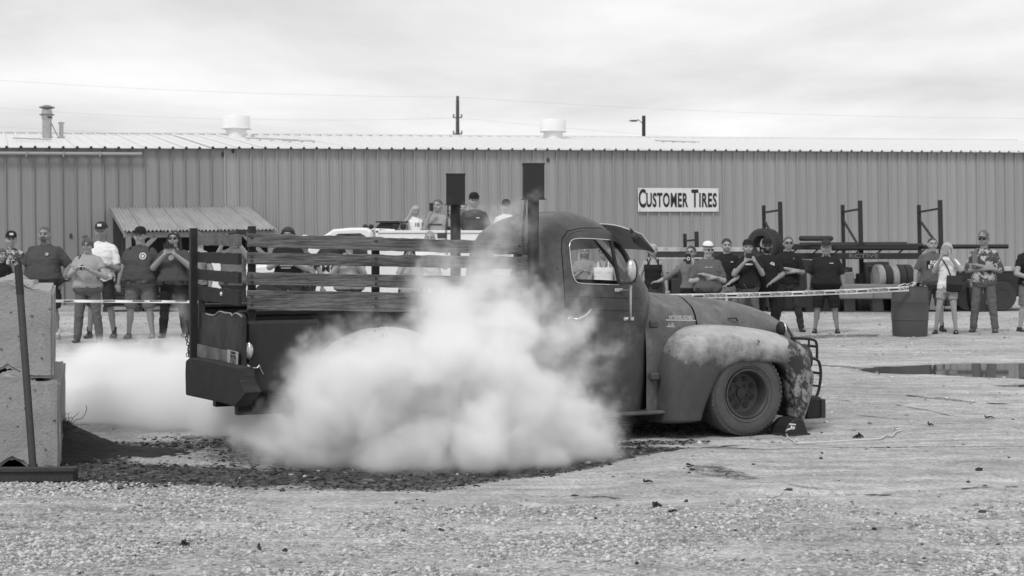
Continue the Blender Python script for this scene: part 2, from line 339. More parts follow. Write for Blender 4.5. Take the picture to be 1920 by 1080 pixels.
# puddle
def plate(name, poly, z, mat, **k):
    mb = MB(); mb.add([(x, y, z) for x, y in poly], [tuple(range(len(poly)))]); return mb.build(name, mat, **k)
wm = bpy.data.materials.new('puddle_water'); wm.use_nodes = True; _b = wm.node_tree.nodes['Principled BSDF']
_b.inputs['Base Color'].default_value = (.10, .10, .10, 1); _b.inputs['Roughness'].default_value = .03; _b.inputs['Specular IOR Level'].default_value = .6
plate('puddle', [(3, 17.4), (12.5, 17.4), (12.5, 20.8), (3, 20.8)], -.010, wm, kind='structure')
plate('puddle', [(4.9, 16.6), (7.2, 16.6), (7.2, 17.39), (4.9, 17.39)], -.0085, wm, kind='structure')
# cracks: thin ragged dark strips in the slab
CR = M('crack_dirt', .07, .9, var=.5, scale=20)
for pts, wd in (([(1475, 918), (1512, 921), (1575, 930), (1640, 931), (1700, 934), (1790, 931), (1860, 928), (1930, 922)], .016), ([(1512, 921), (1518, 934)], .012),
                ([(1560, 753), (1650, 757), (1730, 770), (1800, 783), (1850, 795)], .03), ([(1560, 775), (1650, 783), (1740, 790)], .018), ([(1250, 846), (1330, 842), (1400, 836)], .02),
                ([(1670, 741), (1750, 745), (1830, 757), (1900, 760)], .03), ([(1480, 925), (1440, 940)], .01), ([(1075, 934), (1120, 932), (1165, 936)], .014)):
    mb = MB(); P = [G(*p) for p in pts]; path = []
    for a, b in zip(P[:-1], P[1:]):
        for k in range(9):
            t = k/9; x = a[0]+(b[0]-a[0])*t; y = a[1]+(b[1]-a[1])*t; path.append((x, y+nz(x, y, 3, 4)*.05))
    path.append(P[-1]); l, r_ = [], []
    for i, (x, y) in enumerate(path):
        w = .75*wd*max(.03, .35+1.1*random.random()-(.9 if nz(x*1.7, y*1.7, 8, 3) > .12 else 0))*min(1, (i+1)/4, (len(path)-i)/4); z = float(ground_z(x, y))+.006
        l.append((x, y-w, z)); r_.append((x, y+w, z))
    mb.loft([l, r_], cap=False, closed=False); mb.build('pavement_crack', CR, kind='structure')
# ================================================================== THE METAL BUILDING
PH, BE, RHO = R(18), R(.66), 37.7
WALL_A = Vector((-11.5, 35.9, 0)); wdir = Vector((math.cos(PH), math.sin(PH), 0))
bo = WALL_A-wdir*2.0
bld = thing('warehouse', bo, rot=(0, -BE, PH), label='long ribbed metal warehouse with white low pitched roof behind the crowd', cat='warehouse')
def WL(x, y, z): return Matrix.Translation(bo) @ Euler((0, -BE, PH)).to_matrix().to_4x4() @ Vector((x, y, z))
WM1 = M('siding_left', .28, .55, var=.16, scale=1.2, fine=14, bump=.0, stretch=(1, 1, .14)); WM2 = M('siding_right', .355, .5, var=.16, scale=1.2, fine=14, bump=.0, stretch=(1, 1, .14))
RM = M('white_roof_sheet', .70, .5, var=.06, scale=1, fine=10, bump=0)
HE = 3.54; PW = .305
def panel_mesh(kind):
    z0, z1 = -1.0, 1.0                                         # scaled per panel: height 1 unit between 0 and 1
    if kind == 'left': prof = [(0, 0), (.003, -.045), (.018, -.045), (.021, 0), (.16, -.003), (PW, 0)]
    else: prof = [(0, 0), (.004, -.045), (.034, -.045), (.052, 0), (.115, 0), (.122, -.009), (.140, -.009), (.147, 0), (.205, 0), (.212, -.009), (.230, -.009), (.237, 0), (PW, 0)]
    mb = MB(); mb.loft([[(x, y, 0) for x, y in prof], [(x, y, 1) for x, y in prof]], cap=False, closed=False); return mb.mesh('wall_panel_'+kind)
pl, pr = panel_mesh('left'), panel_mesh('right')
npan = 118
for k in range(npan):
    x = -1.2+k*PW; left = x < 6.75
    o = link('wall_panel', pl if left else pr, (WM1 if left else WM2), bld); o.location = (x, random.uniform(-.002, .002), -.7); o.scale = (1, 1, HE+.7+(-.015 if left else 0))
mb = MB(); mb.box(-1.3, 34.8, .06, .12, -.7, HE-.02); mb.box(-1.3, -1.24, .12, 18, -.7, HE-.05); mb.box(34.7, 34.8, .12, 18, -.7, HE-.05); mb.box(-1.3, 34.8, 18, 18.1, -.7, HE-.05)
mb.build('wall_frame', STEEL, bld)
prof = [(0, 0), (.012, .035), (.035, .045), (.058, .035), (.070, 0), (PW, 0)]
RS = math.tan(R(5.4)); RW = 8.5
mb = MB(); rg = []
for y, zz in ((-.16, -.16*RS), (RW, RW*RS)): rg.append([(x, y, zz+z) for x, z in prof])
mb.loft(rg, cap=False, closed=False); mb.loft([rg[0], [(x, y+.002, z-.014) for x, y, z in rg[0]]], cap=False, closed=False); roofm = mb.mesh('roof_panel')
for k in range(npan+1):
    x = -1.5+k*PW; o = link('roof_panel', roofm, RM, bld); o.location = (x, 0, HE+.02+(0.0 if x > 6.7 else -.012)+random.uniform(-.003, .003))
mb = MB(); mb.loft([[(x, y, z) for y, z in ((RW, HE+RW*RS), (RW+9.6, HE+RW*RS-9*RS), (RW+9.6, HE-.1), (RW, HE-.1))] for x in (-1.3, 34.8)]); mb.build('roof_slope', RM, bld)
mb = MB(); mb.box(-1.3, 34.8, .02, .055, HE-.13, HE-.005); mb.build('eave_shade_trim', M('eave_shade_dark', .07, .7), bld)  # dark trim strip, deepened to stand in for the shadow below the eave
mb = MB(); mb.box(-.8, 34.8, RW-.12, RW+.12, HE+.04+RW*RS, HE+.075+RW*RS); mb.build('ridge_cap', RM, bld)
PIPE = M('grey_pipe', .34, .5, var=.1)
mb = MB(); mb.tube([(-1.2, -.16, HE-.14), (5.15, -.16, HE-.15)], .04, 10); mb.build('gutter_pipe', PIPE, bld, smooth=True)
for x in (1.9, 3.4, 4.2, .9, 2.6): MB().box(x, x+.03, -.22, .03, HE-.22, HE-.10).build('pipe_bracket', PIPE, bld, bevel=.004)
def wall_x(px): 
    u = (px-960)/F; Y = RHO/(math.cos(PH)-u*math.sin(PH)); X = u*Y; return (Vector((X, Y, 0))-bo).dot(wdir), Y
# small stains and screws on the siding
for px, py in ((134, 442), (230, 436), (440, 283), (421, 290), (1030, 300), (130, 520)):
    x, Y = wall_x(px); z = EYE-(py-HZ)/F*Y-x*math.sin(BE)
    MB().ell((x, -.03, z), (.035, .01, .06), 8, 5).build('rust_spot', CR, bld)
# sign on the wall
x0, Y0 = wall_x(1196); x1, Y1 = wall_x(1347); zt = EYE+(HZ-352.5)/F*Y0-x0*math.sin(BE); zb = EYE+(HZ-397)/F*Y0-x0*math.sin(BE)
sg = thing('wall_sign', WL(x0, -.06, zb), rot=(0, -BE+R(.4), PH), label='white CUSTOMER TIRES sign with bold black capitals on the warehouse wall', cat='sign')
SW, SH = x1-x0, zt-zb
MB().box(0, SW, -.012, .012, 0, SH).build('sign_board', M('sign_white', .74, .45, var=.03, bump=0), sg, bevel=.004)
for s_, cx, cz, szz, sx in (('C', .050, .52, .92, .47), ('USTOMER', .352, .46, .70, .485), ('T', .700, .52, .90, .50), ('IRES', .862, .46, .70, .52)):
    text('sign_lettering', s_, SH*szz*1.16, BLACK, sg, (SW*cx, -.016, SH*cz), sx=sx, bold=.016)
for fx in (.02, .98):
    for fz in (.07, .93): MB().ell((SW*fx, -.014, SH*fz), (.012, .006, .012), 8, 4).build('screw', STEEL, sg)
# roof furniture
def cyl(r, z0, z1, y=0, x=0, n=24): return [(r, z0), (r, z1)]
def roof_at(px, depth):                                         # point on the roof, depth metres behind the eave
    x, _ = wall_x(px); 
    for _i in range(6):
        p = WL(x, depth, HE+.03+depth*RS); q = 960+p.x/p.y*F; x += (px-q)/F*p.y
    return WL(x, depth, HE+depth*RS)
def lathe_obj(name, prof, mat, parent, n=28, **k):
    mb = MB(); mb.lathe(prof, n, 'z'); return mb.build(name, mat, parent, smooth=.6, **k)
GALV = M('galvanised', .42, .35, .6, var=.2)
for px, lab in ((443, 'squat white roof vent left of the utility pole'), (1037, 'squat white roof vent right of the utility pole')):
    p = roof_at(px, 7.2); v = thing('roof_vent', p, label=lab, cat='roof vent', group='round vents on the warehouse roof')
    lathe_obj('vent_hood', [(0.001, .62), (.37, .60), (.385, .57), (.385, .26), (.35, .24), (.35, .27), (.001, .27)], M('vent_white', .8, .5, var=.04, bump=0), v)
    lathe_obj('vent_neck', [(.001, -.2), (.29, -.2), (.29, .27), (.001, .27)], MATS['vent_white'], v); MB().box(-.39, .39, -.39, .39, .235, .255).build('vent_skirt', MATS['vent_white'], v, bevel=.05)
p = roof_at(88, 5.6); v = thing('flue_pipe', p, label='tall galvanised flue with a double ring cap at the roof left', cat='chimney')
lathe_obj('pipe', [(.001, -.3), (.12, -.3), (.12, .58), (.001, .58)], GALV, v); lathe_obj('pipe_collar', [(.001, .5), (.14, .5), (.14, .66), (.125, .74), (.001, .74)], GALV, v)
lathe_obj('lower_ring', [(.001, .60), (.19, .60), (.19, .625), (.001, .63)], M('weathered_cap', .2, .5, .4), v); lathe_obj('cap', [(.001, .76), (.12, .76), (.20, .79), (.20, .81), (.06, .86), (.001, .86)], MATS['weathered_cap'], v)
MB().tube([(.05, 0, .52), (.33, 0, -.05)], .010, 6).build('stay_rod', STEEL, v); MB().box(-.02, .14, -.13, .0, .52, .56).build('stay_bracket', STEEL, v)
p = roof_at(115, 5.6); v = thing('vent_pipe', p, label='short thin vent pipe standing beside the tall flue', cat='vent pipe')
lathe_obj('pipe', [(.001, -.3), (.055, -.3), (.055, .36), (.001, .36)], GALV, v); lathe_obj('cap', [(.001, .37), (.075, .37), (.08, .42), (.001, .43)], GALV, v)
# loose boards lying on the roof
for px, dep, ln, lab in ((60, 3.2, .9, 'weathered board lying on the roof left of the flue'), (510, 4.2, 1.4, 'weathered board lying on the roof right of the left vent'), (560, 3.2, .8, 'shorter board lying on the roof right of the left vent'), (1270, 4.5, 1.3, 'thin board lying on the roof right of the lamp pole')):
    p = roof_at(px, dep)+Vector((0, 0, .06)); b_ = MB().box(-ln/2, ln/2, -.06, .06, 0, .03).build('roof_board', M('grey_board', .4, .8), None, bevel=.004, label=lab, category='board'); b_.location = p; b_.rotation_euler = (R(5), R(1.5), PH-R(8))
# poles and wires behind
def far(px, py, Y): return Vector(AT(px, py, Y))
WOOD_D = M('pole_wood', .10, .9, var=.4, stretch=(1, 1, .1), scale=20)
v = thing('utility_pole', far(858, 440, 75)*Vector((1, 1, 0)), label='thin utility pole with two small crossarms behind the roof', cat='utility pole')
H_ = far(858, 180, 75).z; MB().tube([(0, 0, 0), (0, 0, H_)], [.13, .07], 8).build('pole', WOOD_D, v)
for py in (220, 251): z = far(858, py, 75).z; MB().bar((-.22, 0, z), (.22, 0, z), .045).build('crossarm', WOOD_D, v); [MB().ell((sx, 0, z+.09), (.05, .05, .08), 6, 4).build('insulator', PIPE, v) for sx in (-.19, .19)]
for k in range(14): z = far(858, 190+k*5, 75).z; MB().bar((-.11, -.08, z), (.11, -.08, z), .018).build('step_peg', WOOD_D, v)
v = thing('lamp_pole', far(1207, 440, 58)*Vector((1, 1, 0)), label='dark wooden pole with a street light arm behind the roof', cat='lamp post')
H_ = far(1207, 217, 58).z; MB().tube([(0, 0, 0), (0, 0, H_)], [.08, .065], 10).build('pole', BLACK, v)
z = far(1207, 226, 58).z; MB().tube([(-.05, 0, z-.1), (-.2, 0, z+.03), (-.28, 0, z)], .014, 6, smooth=3).build('lamp_arm', STEEL, v); MB().ell((-.37, 0, z-.01), (.17, .07, .035), 10, 6).build('lamp_head', STEEL, v)
WIRE = M('wire', .55, .6, bump=0)
for i, (a, b, sag, lab) in enumerate((((-80, 145), (858, 182), 8, 'topmost overhead wire left of the utility pole'), ((-80, 196), (858, 221), 14, 'middle overhead wire left of the utility pole'), ((-80, 232), (858, 252), 12, 'lowest overhead wire left of the utility pole'),
        ((858, 182), (2000, 222), 10, 'topmost overhead wire right of the utility pole'), ((858, 221), (1350, 262), 2, 'middle overhead wire right of the utility pole'), ((858, 252), (1010, 266), 1, 'lowest overhead wire right of the utility pole'))):
    pts = [far(a[0]+(b[0]-a[0])*t, a[1]+(b[1]-a[1])*t+sag*4*t*(1-t), 75) for t in np.linspace(0, 1, 14)]
    MB().tube(pts, .0045, 4).build('overhead_wire', WIRE, None, label=lab, category='power line')
# ------------------------------------------------------------------ lean-to canopy on the wall
CX0, CX1, CD = 4.45, 7.6, 3.8
cz = 2.16; fz_ = 1.62
v = thing('lean_to_shelter', bo, rot=(0, -BE, PH), label='low timber lean-to with corrugated iron roof against the warehouse', cat='shelter')
nsh = 8; CORR = M('corrugated_iron', .42, .45, .3, var=.22, scale=2.5, fine=25, stretch=(3, .4, 1), bump=.03)
for k in range(nsh):
    xa = CX0+(CX1-CX0)*k/nsh; xb = CX0+(CX1-CX0)*(k+1)/nsh+.02; mb = MB(); n = 24; dz = .006*(k % 2)
    rr = [[(xa+(xb-xa)*i/n, y, z+.022*math.sin(2*math.pi*(i/n)*5)+dz) for i in range(n+1)] for y, z in ((-.02, cz), (-CD, fz_))]
    mb.loft(rr, cap=False, closed=False); mb.build('roof_sheet', CORR, v, smooth=0)
TIM = M('shelter_timber', .26, .85, var=.3, stretch=(1, 1, .2), scale=12)
for x in (CX0+.1, CX1-.1, (CX0+CX1)/2): MB().bar((x, -CD+.12, -.1), (x, -CD+.12, fz_-.04), .11).build('post', TIM, v, bevel=.006)
MB().bar((CX0, -CD+.12, fz_-.08), (CX1, -CD+.12, fz_-.08), .05, .12).build('front_beam', TIM, v, bevel=.006)
for s_, x in ((1, CX0+.1), (-1, CX1-.1)): MB().bar((x+s_*.05, -CD+.12, fz_-.62), (x+s_*.55, -CD+.12, fz_-.12), .05, .09).build('brace', TIM, v)
for x in (CX0+.04, CX1-.04): MB().bar((x, -.05, cz-.09), (x, -CD+.05, fz_-.06), .05, .12).build('rafter', TIM, v)
DK = M('dark_boards', .045, .9, var=.4, stretch=(1, 1, .15), scale=10)
for x in np.arange(CX0+.02, CX1, .2): MB().box(x, x+.19, -.42, -.38, -.1, 1.95).build('back_shade_board', DK, v)  # added planks, near-black to stand in for the shade inside the shelter
for y in np.arange(-3.5, -.4, .2): MB().box(CX1-.05, CX1-.02, y, y+.18, -.1, 1.62).build('side_board', DK, v)
# clutter stacked in and beside the shelter
for px, py, Y, w_, h_, lab in ((232, 585, 33.2, .7, .9, 'dark stack of crates under the left end of the shelter'), (300, 580, 33.3, .9, .5, 'low dark crate stack in the middle of the shelter')):
    c = thing('crate_stack', (AT(px, py, Y)[0], Y, 0), R(10), lab, 'crates')
    for k in range(int(h_/.18)):
        for q in range(4): MB().box(-w_/2, w_/2, -.3+q*.15, -.19+q*.15, k*.18+.12, k*.18+.15).build('deck_slat', DK, c)
        for s_ in (-1, 1): MB().box(s_*w_/2-.05, s_*w_/2+.05, -.3, .3, k*.18, k*.18+.12).build('runner', DK, c)
# ================================================================== THE PICKUP
TH = R(25); TC, TS = math.cos(TH), math.sin(TH); TX, TY = 1.884, 12.70
def S(px, py, w=.12):
    """photo pixel -> (along, up) in the truck's frame on the plane w metres in from the near tyre wall"""
    u = (px-960)/F; s = (u*(TY+w*TC)-TX+w*TS)/(TC-u*TS); Y = TY+s*TS+w*TC; return (s, EYE-(py-HZ)/F*Y)
def RR(px, py, s=-4.08):
    u = (px-960)/F; w = (TX+s*TC-u*(TY+s*TS))/(TS+u*TC); Y = TY+s*TS+w*TC; return (w, EYE-(py-HZ)/F*Y)
trk = thing('pickup_truck', (TX, TY, 0), TH, 'old dark stake bed pickup doing a burnout in white smoke', 'pickup truck')
def paint(name, v, v2, th=.52, soft=.10, zlo=None, zhi=None, rough=.5, scale=2.2, var=.22, slo=None, shi=None):
    """weathered flat paint; v2 is bare primer that shows between heights zlo..zhi, broken up by noise"""
    m = bpy.data.materials.new(name); m.use_nodes = True; t = m.node_tree; L = t.links.new; b = t.nodes['Principled BSDF']
    co = N(t, 'ShaderNodeTexCoord').outputs['Object']
    def noise(s, d=6., r=.65, st=(1, 1, 1)):
        mp = N(t, 'ShaderNodeMapping', ins={3: st}); L(co, mp.inputs[0]); n = N(t, 'ShaderNodeTexNoise', ins={'Scale': s, 'Detail': d, 'Roughness': r}); L(mp.outputs[0], n.inputs[0]); return n.outputs[0]
    def mr(x, a, b_, c, d): n = N(t, 'ShaderNodeMapRange', ins={1: a, 2: b_, 3: c, 4: d}); L(x, n.inputs[0]); return n.outputs[0]
    def ma(op, x, y):
        n = N(t, 'ShaderNodeMath', operation=op)
        for k, q in enumerate((x, y)):
            if isinstance(q, (int, float)): n.inputs[k].default_value = q
            else: L(q, n.inputs[k])
        return n.outputs[0]
    base = ma('MULTIPLY', mr(noise(scale), .3, .7, v*(1-var), v*(1+var)), mr(noise(30, 4, .6, (1, 1, .4)), .3, .7, .88, 1.14))
    f = noise(scale*1.6, 9., .72)
    if zlo is not None:
        sp = N(t, 'ShaderNodeSeparateXYZ'); L(co, sp.inputs[0])
        f = ma('ADD', ma('MULTIPLY', f, 1.5), mr(sp.outputs[2], zlo, zhi, -.78, .16))
        if slo is not None: f = ma('ADD', f, mr(sp.outputs[0], slo, shi, -.3, .05))
    k = mr(f, th-soft, th+soft, 0, 1)
    mx = N(t, 'ShaderNodeMix', data_type='FLOAT'); L(k, mx.inputs[0]); L(base, mx.inputs[2]); L(mr(noise(9, 5, .6), .3, .7, v2*.82, v2*1.15), mx.inputs[3])
    chips = mr(noise(17, 4, .55), .66, .69, 0, 1); m2 = N(t, 'ShaderNodeMix', data_type='FLOAT', ins={3: .045}); L(ma('MULTIPLY', chips, .8), m2.inputs[0]); L(mx.outputs[0], m2.inputs[2])
    L(m2.outputs[0], b.inputs['Base Color']); L(mr(noise(5), .3, .7, rough-.1, rough+.14), b.inputs['Roughness']); b.inputs['Specular IOR Level'].default_value = .45
    bp = N(t, 'ShaderNodeBump', ins={'Strength': .25, 'Distance': .004}); L(noise(60, 5), bp.inputs['Height']); L(bp.outputs[0], b.inputs['Normal'])
    MATS[name] = m; return m
P_CAB = paint('cab_paint', .066, .13, th=.58, var=.34, rough=.48); P_DOOR = paint('door_paint', .055, .11, th=.60, var=.34, rough=.5)
P_HOOD = paint('hood_paint', .105, .20, th=.58, var=.3, rough=.45); P_FEN = paint('fender_paint', .062, .42, th=.5, soft=.24, zlo=.44, zhi=.90, rough=.5, slo=-1.0, shi=-.45)
P_NOSE = paint('nose_bare_metal', .030, .27, th=.53, soft=.04, rough=.4, scale=5)
P_RF = paint('rear_fender_paint', .30, .62, th=.42, soft=.1, rough=.55); P_BED = paint('bed_paint', .018, .04, th=.62, rough=.6)
def sup(n, a, b, ex):                                           # unit superellipse points
    out = []
    for k in range(n):
        t = 2*math.pi*k/n; c, s = math.cos(t), math.sin(t)
        out.append((a*math.copysign(abs(c)**(2/ex), c), b*math.copysign(abs(s)**(2/ex), s)))
    return out
WCT = .90
LEV = [(.22, -1.84, -.80, .755, 6), (.45, -1.85, -.78, .775, 6), (.8, -1.85, -.77, .785, 6), (1.08, -1.85, -.77, .78, 6), (1.17, -1.85, -.79, .775, 5), (1.30, -1.845, -.845, .755, 4.6), (1.42, -1.83, -.90, .73, 4.4),
       (1.53, -1.80, -.96, .695, 4.2), (1.61, -1.76, -1.01, .655, 4), (1.68, -1.69, -1.07, .59, 3.6), (1.73, -1.60, -1.13, .50, 3.2), (1.765, -1.50, -1.19, .38, 3), (1.785, -1.41, -1.25, .24, 2.6), (1.79, -1.35, -1.3, .05, 2)]
def cab_mb(off=0., zmin=.22, zoff=None):
    mb = MB(); rings = []; zoff = off if zoff is None else zoff
    for z, sr, sf, hw, ex in LEV:
        c = (sr+sf)/2; a = (sf-sr)/2+off; b = hw+off
        if a < .02 or b < .02: a = b = .02
        zz = max(z, zmin) if zmin > .22 else z
        zz = zz+zoff*max(0, (z-1.3)/.49)
        pts = []
        for x, y in sup(72, a, b, ex):
            if x > 0 and z > .9: x += .16*min(1, (z-.9)/.25)*max(0, 1-(z-1.17)/.62)*(1-min(1, abs(y)/b)**2.2)     # bowed windscreen side
            pts.append((c+x, WCT+y, zz))
        rings.append(pts)
    return mb.loft(rings)
# cab shell with openings
cab = link('cab', cab_mb().mesh('cab'), [P_CAB, BLACK], trk); cab.parent = None
inner = cab_mb(-.035, zmin=.26, zoff=-.03)
inner_o = tmp(inner); boolean(cab, inner_o)
def win_poly(pts, w=.15, n=0): return [S(x, y, w) for x, y in pts]
WIN = win_poly([(1082, 449), (1100, 447), (1140, 449), (1168, 453), (1178, 460), (1188, 492), (1196, 520), (1195, 529), (1187, 533), (1130, 533), (1086, 531), (1076, 524), (1072, 508), (1072, 474), (1074, 457)])
cut = tmp(MB().prism(WIN, -.3, 2.2, 'y'))
ws = MB(); ws.prism([(.30, 1.22), (1.50, 1.22), (1.45, 1.36), (1.36, 1.53), (1.22, 1.575), (.58, 1.575), (.44, 1.53), (.35, 1.36)], -1.08, -.3, 'x'); ws_o = tmp(ws)
rwn = MB(); rwn.prism([(.55, 1.28), (1.25, 1.28), (1.28, 1.34), (1.26, 1.47), (1.20, 1.50), (.60, 1.50), (.54, 1.47), (.52, 1.34)], -2.1, -1.6, 'x'); rwn_o = tmp(rwn)
DOOR = [S(x, y, .12) for x, y in ((1062, 782), (1061, 640), (1060, 530), (1061, 470), (1066, 448), (1080, 434), (1110, 428), (1150, 428), (1176, 436), (1190, 452), (1200, 480), (1214, 530), (1226, 582), (1229, 600), (1229, 700), (1228, 782))]
def offset(poly, d):
    P = [Vector(p) for p in poly]; n = len(P); o = []
    for i in range(n):
        e = (P[(i+1) % n]-P[i-1]).normalized(); o.append(tuple(P[i]+Vector((e.y, -e.x))*d))
    return o
area = sum(DOOR[i-1][0]*DOOR[i][1]-DOOR[i][0]*DOOR[i-1][1] for i in range(len(DOOR))); sgn = 1 if area > 0 else -1
dcut = tmp(MB().prism(offset(DOOR, .006*sgn), -.3, .4, 'y')); dcut2 = tmp(MB().prism(offset(DOOR, .006*sgn), 1.4, 2.3, 'y'))
for c in (cut, ws_o, rwn_o, dcut, dcut2): boolean(cab, c)
def fin(sm_=.6):
    def cb(o): shade(o.data, sm_); o.parent = trk
    return cb
DEFER.append((cab, fin()))
def ridge_disp(o):
    """pressed belt step along the door"""
    shade(o.data, .5)
    o.parent = trk
for side, rng_ in ((0, (-.3, .4)), (1, (1.4, 2.3))):
    d = link('door', cab_mb(.004).mesh('door'), [P_DOOR, BLACK], None)
    boolean(d, tmp(MB().prism(DOOR, *rng_, 'y')), 'INTERSECT'); boolean(d, tmp(cab_mb(-.028, zmin=.26, zoff=-.03))); boolean(d, tmp(MB().prism(WIN, -.3, 2.2, 'y')))
    DEFER.append((d, ridge_disp))
    if side == 0: door = d
# belt crease strips pressed into the door (upper and lower edge)
def hwz(z):
    for a, b in zip(LEV[:-1], LEV[1:]):
        if a[0] <= z <= b[0]: t = (z-a[0])/(b[0]-a[0]); return a[3]+(b[3]-a[3])*t
    return LEV[0][3]
def skin_w(s, z, off=0):                                        # near-side surface of the cab at (s, z)
    for a, b in zip(LEV[:-1], LEV[1:]):
        if a[0] <= z <= b[0]:
            t = (z-a[0])/(b[0]-a[0]); sr, sf, hw, ex = [a[i]+(b[i]-a[i])*t for i in (1, 2, 3, 4)]; c, h = (sr+sf)/2, (sf-sr)/2
            x = min(.995, abs((s-c)/h)); return WCT-hw*(1-x**ex)**(1/ex)-off
    return .13
def on_skin(pts, off=.004): return [(s, skin_w(s, z, off), z) for s, z in pts]
for y0, y1, r in ((555, 560, .006), (580, 583, .005)):
    a, b = S(1066, y0), S(1224, y1); pts = [(a[0]+(b[0]-a[0])*t, a[1]+(b[1]-a[1])*t) for t in np.linspace(0, 1, 12)]
    MB().tube(on_skin(pts, .003), r, 6, flat=.7).build('belt_crease', P_DOOR, trk, smooth=1.2)
# raised lip around the door top and drip rail
pts = [S(x, y, .14) for x, y in ((1063, 520), (1063, 470), (1068, 450), (1082, 437), (1110, 431), (1150, 431), (1174, 438), (1187, 453))]
MB().tube(on_skin(pts, .004), .007, 6, smooth=3).build('drip_rail', P_CAB, trk, smooth=1.2)
# window trim, divider, vent pane
tp = [(x, y) for x, y in WIN]; tp = tp[-4:]+tp[:4] if False else tp
trim = [S(x, y, .15) for x, y in ((1160, 451), (1140, 449), (1100, 447), (1082, 449), (1074, 457), (1072, 474), (1072, 508), (1076, 524), (1086, 531), (1130, 533), (1158, 534))]
MB().tube(on_skin(trim, .006), .0042, 6, smooth=3).build('window_trim', CHROME, trk, smooth=1.2)
a, b = S(1156, 450, .16), S(1158, 533, .16); MB().bar((a[0], skin_w(*a, .0), a[1]), (b[0], skin_w(*b, .0), b[1]), .022, .02).build('window_divider', BLACK, trk)
def pane(poly, name='vent_pane', off=-.012):
    mb = MB(); mb.loft([[(s, skin_w(s, z, off), z) for s, z in poly], [(s, skin_w(s, z, off-.004), z) for s, z in poly]]); return mb.build(name, GLASS, trk)
pane([S(x, y, .15) for x, y in ((1159, 453), (1168, 454), (1177, 460), (1187, 492), (1195, 521), (1194, 529), (1186, 532), (1159, 532))])
MB().loft([[(-.80, .30, 1.23), (-.60, .9, 1.22), (-.80, 1.5, 1.23)], [(-1.03, .58, 1.575), (-.935, .9, 1.585), (-1.03, 1.22, 1.575)]], cap=False, closed=False).build('windscreen', GLASS, trk)
MB().bar((-.60, .9, 1.2), (-.93, .9, 1.6), .03, .03).build('windscreen_divider', P_CAB, trk)
MB().box(-1.84, -1.836, .53, 1.27, 1.28, 1.5).build('rear_pane', GLASS, trk)
# interior
SEAT = M('seat_vinyl', .06, .6)
MB().box(-1.72, -1.28, .2, 1.6, .42, .72).build('bench_seat', SEAT, trk, bevel=.04); mb = MB(); mb.loft([[(-1.74, y, .6), (-1.62, y, .62), (-1.72, y, 1.20), (-1.80, y, 1.20)] for y in (.22, 1.58)]); mb.build('seat_back', SEAT, trk, bevel=.03)
MB().box(-1.05, -.82, .2, 1.6, .9, 1.16).build('dashboard', STEEL, trk, bevel=.05)
q = thing('tmpw'); bpy.data.objects.remove(q)
mb = MB(); cw = Vector((-1.22, 1.22, 1.14)); ax = Matrix.Rotation(R(-58), 3, 'Y')
ring = [cw+ax@Vector((.0+.2*math.cos(a)*0, 0, 0))+ax@Vector((.205*math.cos(a), .205*math.sin(a), 0)) for a in np.linspace(0, 2*math.pi, 33)]
mb.tube(ring, .013, 8, cap=False); wheel = mb.build('steering_wheel', BLACK, trk, smooth=1.2)
for a in (0, 2.1, 4.2): MB().tube([cw, cw+ax@Vector((.2*math.cos(a), .2*math.sin(a), 0))], .009, 6).build('wheel_spoke', BLACK, wheel)
MB().tube([cw, (-.9, 1.22, .95)], .02, 8).build('steering_column', BLACK, trk)
# near-side steering wheel look: grab bar and gear stick seen through the glass
MB().tube([(-1.05, .85, .6), (-1.22, .8, 1.02)], .010, 6).build('gear_stick', STEEL, trk); MB().ell((-1.225, .8, 1.04), .025, 10, 8).build('gear_knob', WHITE, trk, smooth=1.)
a = S(1078, 456, .9); b = S(1096, 531, .9)
# visor
VIS = M('visor_white', .55, .5, var=.12, v2=.12, th=.68)
mb = MB(); rr = []
for t in np.linspace(0, 1, 12):
    y = .17+1.46*t; e = 1-abs(2*t-1)**3; bow = .03*e
    a0, b0 = S(1186, 426, .16), S(1236, 471, .12)
    top = [(a0[0]-.03+bow*.7, y, a0[1]-.01+.045*e), (a0[0]+.09+bow, y, a0[1]-.050+.045*e), (b0[0]+bow*.9, y, b0[1]+.02*e)]
    rr.append(top+[(p[0]-.004, y, p[2]-.007) for p in reversed(top)])
mb.loft(rr); vis = mb.build('sun_visor', VIS, trk, smooth=.7)
for y in (.165, 1.635):
    a0, a1, a2 = S(1186, 427, .16), S(1197, 462, .16), S(1236, 471, .12)
    MB().prism([(a0[0]-.02, a0[1]), (a2[0]-.01, a2[1]-.004), (a2[0]-.03, a2[1]-.012), (a1[0]+.02, a1[1]-.012), (a1[0]-.04, a1[1]+.03)], y-.004, y+.004, 'y').build('visor_cheek', BLACK, vis)
a = S(1194, 443, .12); MB().ell((a[0], .15, a[1]), (.03, .022, .034), 12, 8).build('clearance_lamp', STEEL, trk, smooth=1.)
# mirror
DM = M('mirror_steel', .62, .3, .9, var=.2)
a = S(1181, 507, .02); mir = MB().ell((0, 0, 0), (.045, .045, .085), 14, 10).build('door_mirror', DM, trk, smooth=1.); mir.location = (a[0], .0, a[1])
mir.data.transform(Matrix.Diagonal((1, 1, 1, 1)))
MB().ell((.024, .008, 0), (.030, .046, .086), 14, 10).build('mirror_shell', BLACK, mir, smooth=1.)
a = S(1179, 545, .05); b = S(1178, 594, .06); c = S(1181, 535, .02); d_ = S(1178, 598, .12); e_ = S(1159, 544, .12)
MB().tube([(c[0], .0, c[1]), (c[0], .01, c[1]-.04), (b[0], .03, b[1]), (d_[0], .115, d_[1])], .011, 8, smooth=2).build('mirror_arm', DM, trk, smooth=1.2)
MB().tube([(e_[0], .12, e_[1]), (a[0], .05, a[1]), (c[0], .01, c[1]-.03)], .009, 8).build('mirror_stay', DM, trk, smooth=1.2)
